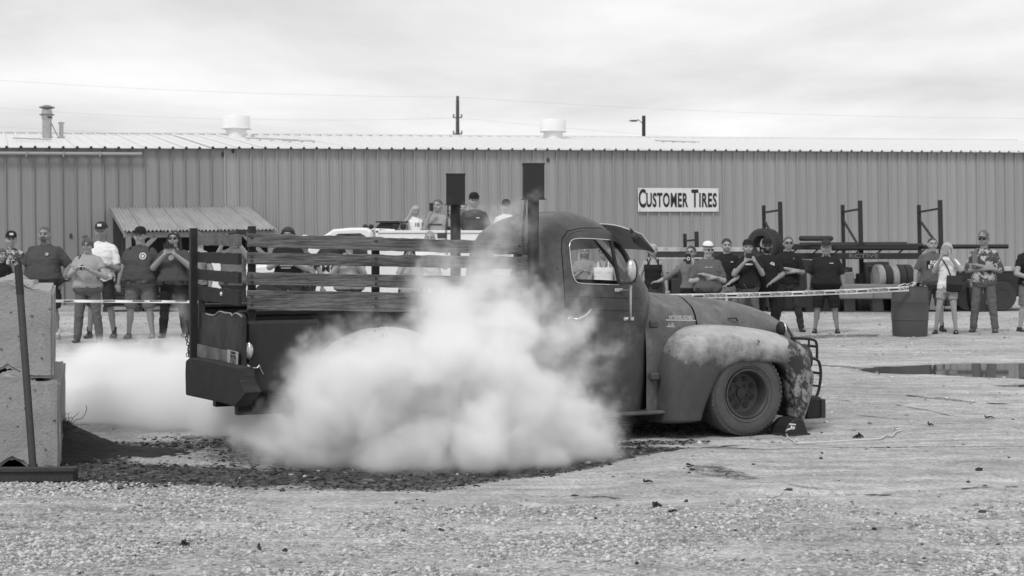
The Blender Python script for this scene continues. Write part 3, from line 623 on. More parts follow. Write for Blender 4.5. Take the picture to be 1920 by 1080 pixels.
for p, w_ in ((d_, .09), (e_, .07)): MB().box(p[0]-w_/2, p[0]+w_/2, .105, .122, p[1]-.014, p[1]+.014).build('mirror_bracket', DM, trk, bevel=.004)
# door handle, hinges
a, b, c = S(1071, 598, .10), S(1083, 597, .09), S(1107, 580, .09)
MB().tube([(a[0], .115, a[1]), (a[0]+.02, .075, a[1]), (b[0], .06, b[1]), (c[0]-.04, .065, (b[1]+c[1])/2), (c[0], .08, c[1])], [.014, .012, .011, .010, .006], 8, smooth=3).build('door_handle', DM, trk, smooth=1.2)
MB().ell((a[0], .118, a[1]), (.024, .010, .018), 12, 8).build('handle_plate', DM, trk, smooth=1.)
for px, py in ((1226, 608), (1227, 706)):
    a = S(px, py, .11); MB().box(a[0]-.035, a[0]+.04, .09, .14, a[1]-.03, a[1]+.03).build('door_hinge', P_CAB, trk, bevel=.012)
# ------------------------------------------------------------------ cowl and hood
def hood_rings(st, drop=0., n=28):
    rings = []
    for s, hw, zt, zb, ex in st:
        pts = []
        for k in range(n+1):
            t = math.pi*k/n; c, q = math.cos(t), math.sin(t)
            y = -hw*math.copysign(abs(c)**(2/ex), c); z = zb+(zt-zb)*abs(q)**(2/ex)
            # crease: the crown stands proud of the flanks
            cr_ = math.exp(-((abs(y)/hw-.72)/.10)**2)*.012
            pts.append((s, WCT+y*(1-drop), z-cr_-drop*.4))
        rings.append(pts)
    return rings
cowl = [(-.86, .765, 1.175, .22, 5), (-.72, .74, 1.155, .22, 4.8), (-.55, .70, 1.135, .22, 4.2), (-.40, .61, 1.118, .5, 3.9), (-.285, .575, 1.105, .60, 3.7)]
hd = [(-.268, .572, 1.103, .60, 3.7), (-.1, .545, 1.09, .60, 3.5), (.1, .525, 1.07, .60, 3.3), (.3, .51, 1.04, .60, 3.1), (.48, .49, 1.0, .58, 2.9), (.62, .465, .955, .56, 2.8), (.73, .43, .90, .54, 2.7), (.81, .385, .835, .52, 2.6), (.86, .33, .765, .5, 2.5), (.885, .27, .70, .48, 2.5)]
MB().loft(hood_rings(cowl), cap=False, closed=False).build('cowl', P_HOOD, trk, smooth=1.)
MB().loft(hood_rings(hd), cap=False, closed=False).build('hood', P_HOOD, trk, smooth=1.)
MB().loft(hood_rings([(-.5, .56, 1.09, .5, 3.7), (.0, .50, 1.05, .5, 3.3), (.5, .45, .95, .5, 3), (.80, .33, .78, .4, 2.6)]), cap=False, closed=False).build('engine_bay', BLACK, trk)
# grille and front panel
mb = MB(); mb.loft([[(.80, WCT+y*1.0, z) for y, z in ((-.38, .25), (.38, .25), (.40, .7), (.25, .84), (-.25, .84), (-.40, .7))], [(.90, WCT+y*.9, z) for y, z in ((-.36, .28), (.36, .28), (.36, .68), (.22, .76), (-.22, .76), (-.36, .68))]]); mb.build('grille_panel', P_HOOD, trk)
for z in np.arange(.34, .66, .05): MB().box(.90, .93, WCT-.34, WCT+.34, z, z+.022).build('grille_bar', CHROME, trk, bevel=.004)
# bright far-side hood edge trim and hood latch
a, b, c = S(1363, 597, .42), S(1378, 596, .40), S(1383, 600, .40)
MB().tube([(a[0], .40, a[1]), (b[0], .385, b[1]), (c[0], .40, c[1]-.008)], .008, 6).build('hood_latch', STEEL, trk)
# script letters
s0, s1 = S(1243, 596, .19), S(1306, 598, .25)
P0 = Vector((s0[0], .185, s0[1])); P1 = Vector((s1[0], .285, s1[1])); ang = math.atan2(P1.y-P0.y, P1.x-P0.x); tilt = math.atan2(P1.z-P0.z, (P1-P0).length)
P0 = Vector((s0[0], .155, s0[1])); P1 = Vector((s1[0], .265, s1[1]))
MB().bar(P0+Vector((0, 0, -.014)), P1+Vector((0, 0, -.014)), .010, .007).build('script_bar', CHROME, trk)
text('name_script', 'INTERNATIONAL', .042, CHROME, trk, (P0+P1)/2+Vector((0, -.004, .006)), rot=(R(90), -tilt, ang), sx=.84, depth=.004, bold=.001)
q0, q1 = S(1248, 609, .16), S(1265, 610, .18); MB().bar((q0[0], .152, q0[1]-.012), (q1[0], .178, q1[1]-.012), .008, .006).build('badge_bar', CHROME, trk)
text('model_badge', 'L-120', .034, CHROME, trk, ((q0[0]+q1[0])/2, .158, q0[1]+.002), rot=(R(90), 0, ang), sx=.8, depth=.004, bold=.001)
# ------------------------------------------------------------------ fenders
CR_ = [(1231, 792), (1231, 760), (1232, 722), (1235, 690), (1243, 662), (1258, 640), (1285, 627), (1330, 620), (1385, 621), (1440, 627), (1478, 636), (1504, 652), (1518, 676), (1521, 708), (1514, 742), (1503, 772), (1497, 786)]
OP_ = [(1314, 788), (1318, 772), (1325, 752), (1334, 730), (1343, 710), (1355, 694), (1370, 684), (1390, 678), (1414, 677), (1438, 678), (1457, 680), (1470, 688), (1479, 704), (1485, 726), (1489, 748), (1492, 768), (1493, 784)]
def fender(name, CRp, OPp, mirror, mat, cw_=.16, dent=True, inner_w=.52, n2=3):
    """outer face from the wheel opening out to the crown, then over the top to the hood; refined between stations"""
    C_ = [S(x, y, cw_) for x, y in CRp]; O_ = [S(x, y, .02) for x, y in OPp]; st = []
    def cat(P, i, t):
        p0, p1, p2, p3 = [np.array(P[min(max(j, 0), len(P)-1)]) for j in (i-1, i, i+1, i+2)]
        return .5*((2*p1)+(-p0+p2)*t+(2*p0-5*p1+4*p2-p3)*t*t+(-p0+3*p1-3*p2+p3)*t**3)
    for i in range(len(C_)-1):
        for k in range(n2): st.append((cat(C_, i, k/n2), cat(O_, i, k/n2), (i+k/n2)/(len(C_)-1)))
    st.append((np.array(C_[-1]), np.array(O_[-1]), 1.))
    rings = []
    ax_s = 0.; 
    for C, O, u in st:
        nose = max(0, (u-.62)/.38); rear = max(0, (.30-u)/.30)
        pts = [(O[0]*1+(0-O[0])*-.0, .30, O[1]), (O[0], .045, O[1]), (O[0], .018, O[1])]
        for f, w in ((.04, .004), (.12, -.002), (.25, -.012), (.42, -.016), (.58, -.010), (.72, .006), (.84, .036), (.93, .078), (1., .16)):
            w2 = w+.02*nose*(f*2-1)**2*0+(.05*nose*f)
            p = O*(1-f)+C*f; g = 1.0
            pts.append((p[0], w2, p[1]))
        dz = .03*max(0, math.sin(math.pi*min(1, max(0, (u-.25)/.5))))
        for w, h, back in ((.24, .018, .0), (.34, .026, .01), (.44, .02, .03), (inner_w, .0, .06)):
            nb = back*nose*1.2
            pts.append((C[0]+.02*nose-nb, w, C[1]+h*(1-nose*.6)*(1-rear)+dz*.3))
        rings.append(pts)
    rings2 = []
    for r in rings:
        q = []
        for (s, w, z) in r:
            if dent:
                k = max(0, (s-.40)/.25); k = min(1, k)*max(0, 1-abs(z-.55)/.32)
                d = (mnoise.noise(Vector((s*5, w*6+3, z*4)))*.050+mnoise.noise(Vector((s*14, w*9, z*13)))*.022)*k
                w = w+abs(d)*1.4; s = s-abs(d)*.8-.02*k*max(0, mnoise.noise(Vector((s*3, 1, z*9))))
            if mirror: w = 2*WCT-w
            q.append((s, w, z))
        rings2.append(q)
    o = MB().loft(rings2, cap=False, closed=False).build(name, mat, trk, smooth=1.)
    if dent:
        o.data.materials.append(P_NOSE)
        for p in o.data.polygons:
            c = p.center; e = .375+.03*mnoise.noise(Vector((c.z*9, c.y*7, 2)))+max(0, c.z-.70)*.9
            if c.x > e and c.z < .80: p.material_index = 1
    return o
def solid(o, t=.006): m = o.modifiers.new('s', 'SOLIDIFY'); m.thickness = t; m.offset = 0; return o
solid(fender('front_fender', CR_, OP_, False, P_FEN)); solid(fender('front_fender', CR_, OP_, True, P_FEN, dent=False))
# inner wheel arch, dark
mb = MB(); mb.loft([[(S(x, y, .02)[0], w, S(x, y, .02)[1]+.01) for x, y in OP_] for w in (.05, .60)], cap=False, closed=False); mb.build('wheel_arch', BLACK, trk)
mb = MB(); mb.box(-4.0, .8, .55, .63, .30, .42); mb.box(-4.0, .8, 1.17, 1.25, .30, .42); mb.box(-.1, .1, .2, 1.6, .28, .36); mb.tube([(-3.02, .2, .36), (-3.02, 1.6, .36)], .05, 10); mb.ell((-3.02, .9, .36), (.16, .14, .16)); mb.box(-.6, .45, .62, 1.18, .3, .8)
for x in (-2.4, -1.4, .75): mb.box(x, x+.08, .55, 1.25, .31, .40)
mb.build('chassis', BLACK, trk)
MB().box(-1.75, -.70, .07, .30, .205, .23).build('running_board', P_CAB, trk, bevel=.006); MB().box(-1.75, -.70, .28, .31, .21, .40).build('rocker_panel', BLACK, trk)
MB().box(-1.75, -.70, 1.50, 1.73, .205, .23).build('running_board', P_CAB, trk, bevel=.006)
# fender lamp (near and far)
for w in (.40, 1.42):
    a = S(1464, 617, .40); l = MB().ell((0, 0, 0), (.032, .055, .066), 16, 10).build('fender_lamp', BLACK, trk, smooth=1.); l.location = (a[0], w, a[1])
    MB().lathe([(.03, .028), (.058, .022), (.062, .012), (.058, .008)], 20, 'x').build('lamp_rim', DM, l, smooth=1.); MB().tube([(0, 0, -.05), (0, 0, -.11)], [.014, .02], 8).build('lamp_stalk', BLACK, l)
# headlamps
for w in (.42, 1.38): h = MB().ell((.80, w, .56), (.07, .10, .10), 16, 10).build('headlight', GLASS, trk, smooth=1.); MB().lathe([(.10, .79), (.115, .80), (.115, .83), (.10, .83)], 22, 'x', (0, w, .56)).build('headlight_rim', STEEL, h, smooth=1.)
# brush guard of bent tube
def FR(px, py, w): s, z = S(px, py, w); return (s, w, z)
for w in (.42, 1.38):
    k = .42
    o = lambda x, y: (lambda p: (p[0], w, p[2]))(FR(x, y, k))
    MB().tube([o(1483, 634), o(1510, 635), o(1524, 637), o(1531, 644), o(1532, 672)], .0115, 8, smooth=4).build('guard_tube', BLACK, trk, smooth=1.2)
    MB().tube([o(1513, 671), o(1528, 673), o(1536, 680), o(1539, 700), o(1537, 722), o(1532, 741), o(1526, 744), o(1512, 741)], .0125, 8, smooth=4).build('guard_tube', BLACK, trk, smooth=1.2)
    MB().tube([o(1517, 636), o(1516, 672)], .009, 8).build('guard_tube', BLACK, trk); MB().tube([o(1517, 722), o(1537, 724)], .009, 8).build('guard_tube', BLACK, trk); MB().tube([o(1514, 715), o(1513, 745)], .009, 8).build('guard_tube', BLACK, trk)
a, b = FR(1532, 650, .42), FR(1538, 700, .42)
for p in (a, b): MB().tube([(p[0], .42, p[2]), (p[0], 1.38, p[2])], .011, 8).build('guard_crossbar', BLACK, trk)
a, b = S(1503, 745, .22), S(1536, 783, .22)
bmp = MB().box(a[0]+.0, b[0], .16, 1.64, b[1], a[1]-.0).build('front_bumper', BLACK, trk, bevel=.02); MB().box(b[0]-.03, b[0]+.012, .14, .19, b[1]+.005, a[1]-.015).build('bumper_end', STEEL, bmp, bevel=.008)
MB().box(.5, a[0]+.05, .5, .6, .3, .36).build('bumper_bracket', BLACK, trk); MB().tube([(b[0]-.15, .2, .22), (b[0]-.13, .19, .17), (b[0]-.10, .19, .14)], .006, 6, smooth=3).build('dangling_wire', BLACK, trk)
# ------------------------------------------------------------------ wheels
TY_M = M('tyre_rubber', .085, .85, var=.4, fine=90, bump=.15); RIM_M = M('rim_black', .045, .5, .2, var=.4); LUG = M('rim_lip', .10, .3, .7, var=.6, scale=3)
def wheel(s, w0, out=-1, r=.34, wd=.23, zc=.335):
    """out=-1: the face looks to the near side"""
    t = thing('wheel'); t.parent = trk; t.location = (s, w0, zc); t.rotation_euler = (0, random.uniform(0, 1), 0 if out < 0 else math.pi)
    prof = [(.188, .012), (.205, -.004), (.235, -.016), (.27, -.022), (.305, -.016), (.326, -.002), (.338, .02), (r, .05), (r, wd-.05), (.332, wd-.01), (.30, wd+.01), (.20, wd), (.188, wd-.01), (.188, .012)]
    MB().lathe(prof, 64).build('tyre', TY_M, t, smooth=.9)
    mb = MB()
    for k in range(56):
        a = 2*math.pi*k/56; m = Matrix.Rotation(a, 4, 'Y')
        for y0, y1, sk in ((-.004, .045, 0), (.06, .11, .03), (.12, .17, -.03), (wd-.045, wd, 0)): mb.box(-.011+sk*.3, .011+sk*.3, y0, y1, (r-.022 if y0 < 0 or y0 > .17 else r-.004), (.3425 if .0 <= y0 <= .17 else .334), m)
    mb.build('tread', TY_M, t)
    mb = MB()                                                   # raised sidewall rings
    for q, yy in ((.225, -.014), (.305, -.0175)): mb.lathe([(q-.003, yy+.002), (q, yy-.004), (q+.003, yy+.002)], 64)
    mb.build('sidewall_rib', TY_M, t)
    rim = MB().lathe([(.190, .002), (.193, -.006), (.186, -.009), (.178, -.002), (.172, .012), (.160, .05), (.155, .085), (.125, .098), (.085, .096), (.07, .092), (.045, .092), (.042, .080), (.03, .078), (.0005, .078), (.0005, .11), (.16, .14), (.19, .1), (.190, .002)], 56)
    rim = rim.build('rim', RIM_M, t, smooth=.7)
    mb = MB(); mb.lathe([(.184, -.0085), (.190, -.0115), (.196, -.0085), (.19, -.002)], 56); mb.build('rim_lip', LUG, t, smooth=1.)
    for k in range(8):
        a = 2*math.pi*k/8; m = MB(); m.lathe([(.0005, -.0), (.0165, -.0), (.019, -.003), (.021, .0), (.0005, .012)], 14, 'y'); h = m.build('hand_hole', BLACK, t); h.location = (.115*math.cos(a), .0915, .115*math.sin(a))
    for k in range(5): a = 2*math.pi*k/5; h = MB().lathe([(.0005, -.012), (.009, -.012), (.010, 0), (.0005, 0)], 6).build('lug_nut', RIM_M, t); h.location = (.066*math.cos(a), .08, .066*math.sin(a))
    return t
wheel(0.0, .035); wheel(-3.02, .04); wheel(0.0, 2*WCT-.035, 1); wheel(-3.02, 2*WCT-.04, 1)
# ------------------------------------------------------------------ bed
sc0 = -4.08; z_rail = 1.05
mb = MB()
MB().box(sc0+.02, -1.95, .24, .28, .50, 1.03).build('bed_side', P_BED, trk, bevel=.006); MB().box(sc0+.02, -1.95, 2*WCT-.28, 2*WCT-.24, .50, 1.03).build('bed_side', P_BED, trk, bevel=.006)
MB().box(sc0, -1.93, .20, .30, 1.03, 1.065).build('bed_rail', P_BED, trk, bevel=.01); MB().box(sc0, -1.93, 2*WCT-.30, 2*WCT-.20, 1.03, 1.065).build('bed_rail', P_BED, trk, bevel=.01)
MB().box(sc0+.02, -1.95, .28, 2*WCT-.28, .52, .56).build('bed_floor', P_BED, trk); MB().box(-1.99, -1.95, .28, 2*WCT-.28, .56, 1.15).build('headboard', P_BED, trk)
for s_ in (sc0+.04, sc0+.62, -3.0, -2.4, -2.0): MB().box(s_, s_+.05, .215, .24, .50, 1.03).build('stake_pocket', P_BED, trk, bevel=.006)
for z in (.66, .84): MB().box(sc0+.6, -2.0, .232, .24, z, z+.02).build('bed_rib', P_BED, trk)
MB().box(sc0+.02, sc0+.56, .10, .235, .50, 1.0).build('rear_corner_panel', P_BED, trk, bevel=.02)
# rear fender, pale worn arc
rc, rz = -3.02, .335
def rfender(mirror):
    rings = []
    for i in range(33):
        a = math.pi*(-.04+1.08*i/32); ca, sa = math.cos(a), math.sin(a); pts = []
        for q, w in ((.40, .05), (.405, .015), (.45, .0), (.52, .0), (.575, .025), (.605, .08), (.615, .16), (.61, .27)):
            w = 2*WCT-w if mirror else w; pts.append((rc+ca*q*1.06, w, rz+sa*q*.97))
        rings.append(pts)
    return solid(MB().loft(rings, cap=False, closed=False).build('rear_fender', P_RF, trk, smooth=1.))
rfender(False); rfender(True)
# ------------------------------------------------------------------ weathered stake rack
def wood(name, v, v2, th=.55):
    m = bpy.data.materials.new(name); m.use_nodes = True; t = m.node_tree; L = t.links.new; b = t.nodes['Principled BSDF']
    co = N(t, 'ShaderNodeTexCoord').outputs['Object']
    mp = N(t, 'ShaderNodeMapping', ins={3: (3.5, 40, 90)}); L(co, mp.inputs[0]); oi = N(t, 'ShaderNodeObjectInfo'); 
    sc_ = N(t, 'ShaderNodeMath', operation='MULTIPLY', ins={1: 40.}); L(oi.outputs['Random'], sc_.inputs[0]); cb = N(t, 'ShaderNodeCombineXYZ'); L(sc_.outputs[0], cb.inputs[0]); L(cb.outputs[0], mp.inputs[1])
    n = N(t, 'ShaderNodeTexNoise', ins={'Scale': 1.6, 'Detail': 9., 'Roughness': .72, 'Distortion': .15}); L(mp.outputs[0], n.inputs[0])
    mp2 = N(t, 'ShaderNodeMapping', ins={3: (1.2, 3, 4)}); L(co, mp2.inputs[0]); L(cb.outputs[0], mp2.inputs[1]); n2 = N(t, 'ShaderNodeTexNoise', ins={'Scale': 2.2, 'Detail': 6., 'Roughness': .6}); L(mp2.outputs[0], n2.inputs[0])
    a = N(t, 'ShaderNodeMapRange', ins={1: .38, 2: .60, 3: v*.30, 4: v*1.35}); L(n.outputs[0], a.inputs[0])
    s = N(t, 'ShaderNodeMapRange', ins={1: th-.1, 2: th+.12, 3: 0, 4: 1}); L(n2.outputs[0], s.inputs[0])
    g = N(t, 'ShaderNodeMapRange', ins={1: .38, 2: .60, 3: v2*.2, 4: v2*1.4}); L(n.outputs[0], g.inputs[0])
    mx = N(t, 'ShaderNodeMix', data_type='FLOAT'); L(s.outputs[0], mx.inputs[0]); L(a.outputs[0], mx.inputs[2]); L(g.outputs[0], mx.inputs[3]); L(mx.outputs[0], b.inputs['Base Color'])
    b.inputs['Roughness'].default_value = .85; bp = N(t, 'ShaderNodeBump', ins={'Strength': .7, 'Distance': .01}); L(n.outputs[0], bp.inputs['Height']); L(bp.outputs[0], b.inputs['Normal']); return m
OAK, OAKD = wood('grey_oak', .155, .075), wood('charred_oak', .018, .03)
def plank(name, A, B, hgt, th_, mat, parent=trk, n=30, rag=.006, seed=0):
    """ragged board between two end centres, height hgt along z"""
    A, B = Vector(A), Vector(B); L_ = (B-A).length; d = (B-A)/L_; nrm = Vector((-d.y, d.x, 0)).normalized(); rings = []
    for i in range(n+1):
        t = i/n; c = A+(B-A)*t; h0 = hgt[0]*(1-t)+hgt[1]*t
        tp = mnoise.fractal(Vector((t*L_*6+seed*7, seed, 0)), .8, 2., 4)*rag*1.6; bt = mnoise.fractal(Vector((t*L_*5+seed*3, seed+9, 0)), .8, 2., 4)*rag
        o = mnoise.noise(Vector((t*L_*2, seed, 4)))*.003; ch = .004
        rings.append([c+nrm*(a*th_/2+o)+Vector((0, 0, z)) for a, z in ((-1, -h0/2+bt+ch), (-.7, -h0/2+bt), (1, -h0/2+bt), (1, h0/2+tp), (-.7, h0/2+tp), (-1, h0/2+tp-ch))])
    return MB().loft(rings).build(name, mat, parent, smooth=.5)
RW_ = .13
ends = []
for k, (y0a, y1a, y0b, y1b, y0c, y1c) in enumerate(((437, 463, 447, 468, 454, 478), (473, 495, 477, 500, 482, 505), (510, 534, 514, 538, 520, 544), (544, 581, 547, 583, 552, 588))):
    xa, xb, xc = 464, 706, 992
    za = [S(xa, y, RW_)[1] for y in (y0a, y1a)]; zb = [S(xb, y, RW_)[1] for y in (y0b, y1b)]; zc = [S(xc, y, RW_)[1] for y in (y0c, y1c)]
    sa, sb, sc_ = S(xa, 0, RW_)[0], S(xb, 0, RW_)[0], S(xc, 0, RW_)[0]
    A = (sa, RW_, (za[0]+za[1])/2); C = (sc_, RW_, (zc[0]+zc[1])/2)
    plank('rack_board', A, C, (za[0]-za[1], zc[0]-zc[1]), .028, OAK, n=64, rag=(.007 if k == 0 else .0035), seed=k+1)
    for px, dy in ((471, .3), (471, .72), (704, .3), (704, .72), (972, .3), (972, .72)):
        if k == 0 and dy > .5: continue
        s_, _ = S(px, 0, RW_); t = (s_-sa)/(sc_-sa); z = (za[0]*(1-t)+zc[0]*t)*(1-dy)+(za[1]*(1-t)+zc[1]*t)*dy
        MB().ell((s_, RW_-.017, z), (.011, .008, .011), 8, 5).build('carriage_bolt', STEEL, trk)
for px, yt, yb in ((472, 424, 588), (704, 447, 590), (972, 456, 592)):
    a, b = S(px, yt, RW_+.04), S(px, yb, RW_+.04); MB().bar((a[0], RW_+.04, a[1]), (a[0], RW_+.04, b[1]-.15), .05, .045).build('rack_stake', OAKD, trk, bevel=.004)
# rear rack across the tailgate
for k, (pa, pb, y0, y1) in enumerate(((366, 462, 438, 461), (361, 461, 473, 496), (361, 461, 508, 531), (360, 462, 542, 572))):
    wa, za0 = RR(pa, y0); _, za1 = RR(pa, y1); wb, zb0 = RR(pb, y0); _, zb1 = RR(pb, y1)
    zt = EYE-(y0+2-HZ)/F*11.2; zbm = EYE-(y1-HZ)/F*11.2
    plank('tail_rack_board', (sc0-.015, max(wb, .14), (zt+zbm)/2), (sc0-.015, wa, (zt+zbm)/2), (zt-zbm, zt-zbm), .026, OAKD if k else OAK, n=30, seed=20+k)
w_, _ = RR(375, 440); MB().bar((sc0-.05, w_, .55), (sc0-.05, w_, EYE+.05), .055, .05).build('corner_post', BLACK, trk, bevel=.004)
MB().bar((sc0-.02, 1.2, .9), (sc0-.02, 1.2, 1.12), .05, .02).build('latch_strap', STEEL, trk)
a = RR(424, 551); MB().ell((sc0-.035, a[0], a[1]), (.010, .016, .016), 10, 6).build('bright_bolt', WHITE, trk)
# tailgate with a torn upper edge
def rear_plate(name, pts, s0, th_, mat, parent=trk, bevel=0): 
    P = [RR(x, y, s0) for x, y in pts]; return MB().prism(P, s0-th_, s0, 'x').build(name, mat, parent, bevel=bevel)
torn = [(385, 586), (395, 588), (404, 591), (412, 590), (418, 585), (424, 584), (432, 587), (441, 587), (444, 592), (448, 589), (452, 587), (458, 590), (462, 594)]
rear_plate('tailgate', torn+[(462, 700), (452, 690), (373, 672), (372, 600), (376, 590)], sc0, .03, P_BED)
MB().tube([(sc0-.034, RR(x, y)[0], RR(x, y)[1]) for x, y in torn[1:]], .0055, 5, smooth=2).build('torn_edge', M('torn_metal', .32, .5, .4, var=.3), trk)
LB = M('faded_board', .10, .7, var=.45, scale=6, v2=.22, th=.52)
rear_plate('licence_board', [(373, 645), (373, 668), (448, 690), (449, 662)], sc0-.034, .014, LB)
rear_plate('licence_plate', [(427, 655), (427, 682), (446, 688), (447, 660)], sc0-.052, .004, M('plate_white', .36, .5, var=.1))
wa, za = RR(437, 676, sc0-.057)
text('plate_number', '7172', .095, BLACK, trk, (sc0-.0585, wa-.0, za), rot=(R(90), R(0), R(-90)), sx=.75, depth=.001, bold=.002)
MB().box(sc0-.0585, sc0-.056, wa-.06, wa+.06, za+.045, za+.062).build('plate_band', BLACK, trk)
# broad plank bumper, underside cut at a slant
BMS = sc0-.14
pts = [(354, 671), (390, 676), (420, 684), (447, 690), (450, 712), (462, 737), (452, 749), (440, 763), (400, 752), (348, 741), (347, 700), (348, 676)]
P = [RR(x, y, BMS) for x, y in pts]
rg = [[(BMS, w, z) for w, z in P], [(BMS+.11, w+.01, z) for w, z in P]]; MB().loft(rg).build('rear_bumper_plank', OAKD, trk, bevel=.008)
MB().tube([(BMS+.05, RR(433, 755, BMS)[0], RR(433, 755, BMS)[1]), (BMS+.05, RR(433, 755, BMS)[0], RR(433, 767, BMS)[1])], .006, 6).build('bumper_bolt', STEEL, trk)
for (px, py, r1, r2) in ((461, 657, .045, .055), (459, 698, .05, .055)):
    a = S(px, py, .09); l = MB().ell((0, 0, 0), (.034, .03, r2), 16, 10).build('tail_lamp', M('lamp_lens', .55, .15, .3, var=.7, scale=30), trk, smooth=1.); l.location = (a[0]+.012, .065, a[1])
    MB().tube([(.02*0, .0+.02*math.cos(q)*0+.03*math.cos(q), (r2+.004)*math.sin(q)) for q in np.linspace(0, 2*math.pi, 20)], .006, 6, cap=False).build('lamp_bezel', DM, l)
pts = [S(x, y, .07) for x, y in ((467, 689), (483, 690), (487, 684), (489, 692), (495, 702))]; MB().tube([(s_, .08, z) for s_, z in pts], .0035, 5, smooth=2).build('loose_wire', DM, trk)
# chain at the far rear corner
CH = STEEL
for col in range(2):
    for k in range(13):
        px = 352+col*5+2*math.sin(k*.8+col*2); py = 603+k*5.2; w, z = RR(px, py, sc0-.06); m = MB()
        m.tube([(0+(.0 if k % 2 else .010*math.cos(q)), (.010*math.cos(q) if k % 2 else 0), .016*math.sin(q)) for q in np.linspace(0, 2*math.pi, 11)], .0035, 5, cap=False); l = m.build('chain_link', CH, trk); l.location = (sc0-.06, w, z)
# under-bed tow hook ring at the rear
a = S(487, 745, .5); MB().tube([(a[0]+.07*math.cos(q), .5, a[1]+.085*math.sin(q)) for q in np.linspace(0, 2*math.pi, 24)], .012, 6, cap=False).build('tow_ring', STEEL, trk)
# ------------------------------------------------------------------ exhaust stacks
for w, s_, zt, zb, zbase, hw in ((.05, -1.88, 2.13, 1.868, .9, .078), (1.56, -1.87, 2.105, 1.853, .9, .078)):
    t = thing('exhaust_stack'); t.parent = trk; t.location = (s_, w, 0); t.rotation_euler = (0, 0, -TH+R(3))
    MB().tube([(0, 0, zbase), (0, 0, zb+.02)], .043, 20).build('stack_pipe', BLACK, t, smooth=1.)
    mb = MB(); mb.box(-hw, hw, -hw, hw, zb, zt); mb.build('stack_box', BLACK, t, bevel=.003)
    MB().box(-hw-.012, hw+.012, -hw-.012, hw+.012, zb-.006, zb+.0).build('box_flange', BLACK, t)
    MB().box(-hw-.004, hw+.004, -hw-.004, hw+.004, zt-.008, zt+.003).build('box_lid', STEEL, t)
    for q in (-.064, -.074): MB().tube([(q+.01, -.04, zb), (q, -.045, zb-.12), (q-.012, -.045, zb-.27), (q-.004, -.04, zb-.42)], .0035, 5, smooth=2).build('cable', BLACK, t)
# ================================================================== PEOPLE
SKIN = M('skin', .33, .55, var=.08, scale=8, fine=40, bump=.02); SKIN_D = M('skin_tanned', .25, .55, var=.12, scale=12, bump=.02)
HAIRD = M('dark_hair', .035, .6, var=.5, fine=200, bump=.2); HAIRM = M('brown_hair', .10, .6, var=.5, fine=200, bump=.2); HAIRL = M('blond_hair', .42, .6, var=.4, fine=200, bump=.2); HAIRG = M('grey_hair', .30, .6, var=.4, fine=200, bump=.2)
EYE_M = M('face_dark', .05, .5, bump=0); LIP_M = M('lips', .20, .5, bump=0)
def cloth(name, v, var=.12, **k): return M(name, v, .85, var=var, scale=6, fine=90, bump=.04, spec=.15, **k)
C_BLK, C_DK, C_DG, C_MG, C_LG, C_WH = cloth('black_cloth', .022), cloth('charcoal_cloth', .045), cloth('dark_grey_cloth', .075), cloth('mid_grey_cloth', .16), cloth('light_grey_cloth', .34), cloth('white_cloth', .78, .05)
JEAN, JEAND = cloth('denim', .13, .3), cloth('dark_denim', .055, .3)
C_PAT = M('patterned_cloth', .06, .85, var=.2, scale=14, fine=60, v2=.42, th=.52, soft=.02, bump=.02); C_CAMO = M('camouflage_cloth', .12, .85, var=.3, scale=9, fine=60, v2=.30, th=.5, soft=.02, bump=.02)
PHONE = M('phone_black', .02, .25, bump=0); SOLE = M('white_rubber', .6, .6, bump=0)
PLEN = []
def bent(a, b, c): return (Vector(a)+Vector(b))*.5+Vector(c)
def cone(mb, a, b, ra, rb, n=12, ends=True):
    """tapered limb with rounded ends"""
    a, b = Vector(a), Vector(b); d = (b-a); L_ = d.length; d = d/L_
    pts, rr = [], []
    if ends:
        for t in (-.98, -.8, -.45): pts.append(a+d*ra*t); rr.append(ra*math.sqrt(1-t*t))
    pts.append(a); rr.append(ra)
    pts.append(b); rr.append(rb)
    if ends:
        for t in (.45, .8, .98): pts.append(b+d*rb*t); rr.append(rb*math.sqrt(1-t*t))
    mb.tube(pts, rr, n)
TORSO = [(.80, .12, .095, .0), (.88, .168, .112, .005), (.96, .170, .112, .0), (1.06, .150, .100, .0), (1.16, .155, .108, -.004), (1.27, .172, .118, -.004), (1.36, .172, .112, .004), (1.42, .140, .092, .012), (1.465, .095, .068, .016), (1.50, .062, .060, .012), (1.56, .056, .058, .0)]
def torso_rings(bulk, fem, inf=0., z0=0, z1=9, n=24):
    rings = []
    for z, hw, hd, yc in TORSO:
        if not z0 <= z <= z1: continue
        bel = math.exp(-((z-1.04)/.16)**2); hip = math.exp(-((z-.90)/.10)**2); ch = math.exp(-((z-1.28)/.12)**2)
        hw2 = hw+bulk*(.080*bel+.075*hip+.055*ch)+fem*(.012*hip-.012*ch-.012*bel); hd2 = hd+bulk*(.10*bel+.06*hip+.05*ch); y2 = yc-bulk*(.055*bel+.01*ch)
        if z > 1.44: hw2 = hw+bulk*.012; hd2 = hd+bulk*.01
        k = inf*(1 if z < 1.44 else .5)
        rings.append([(x, y+y2, z) for x, y in sup(n, hw2+k, hd2+k, 2.5)])
    return rings
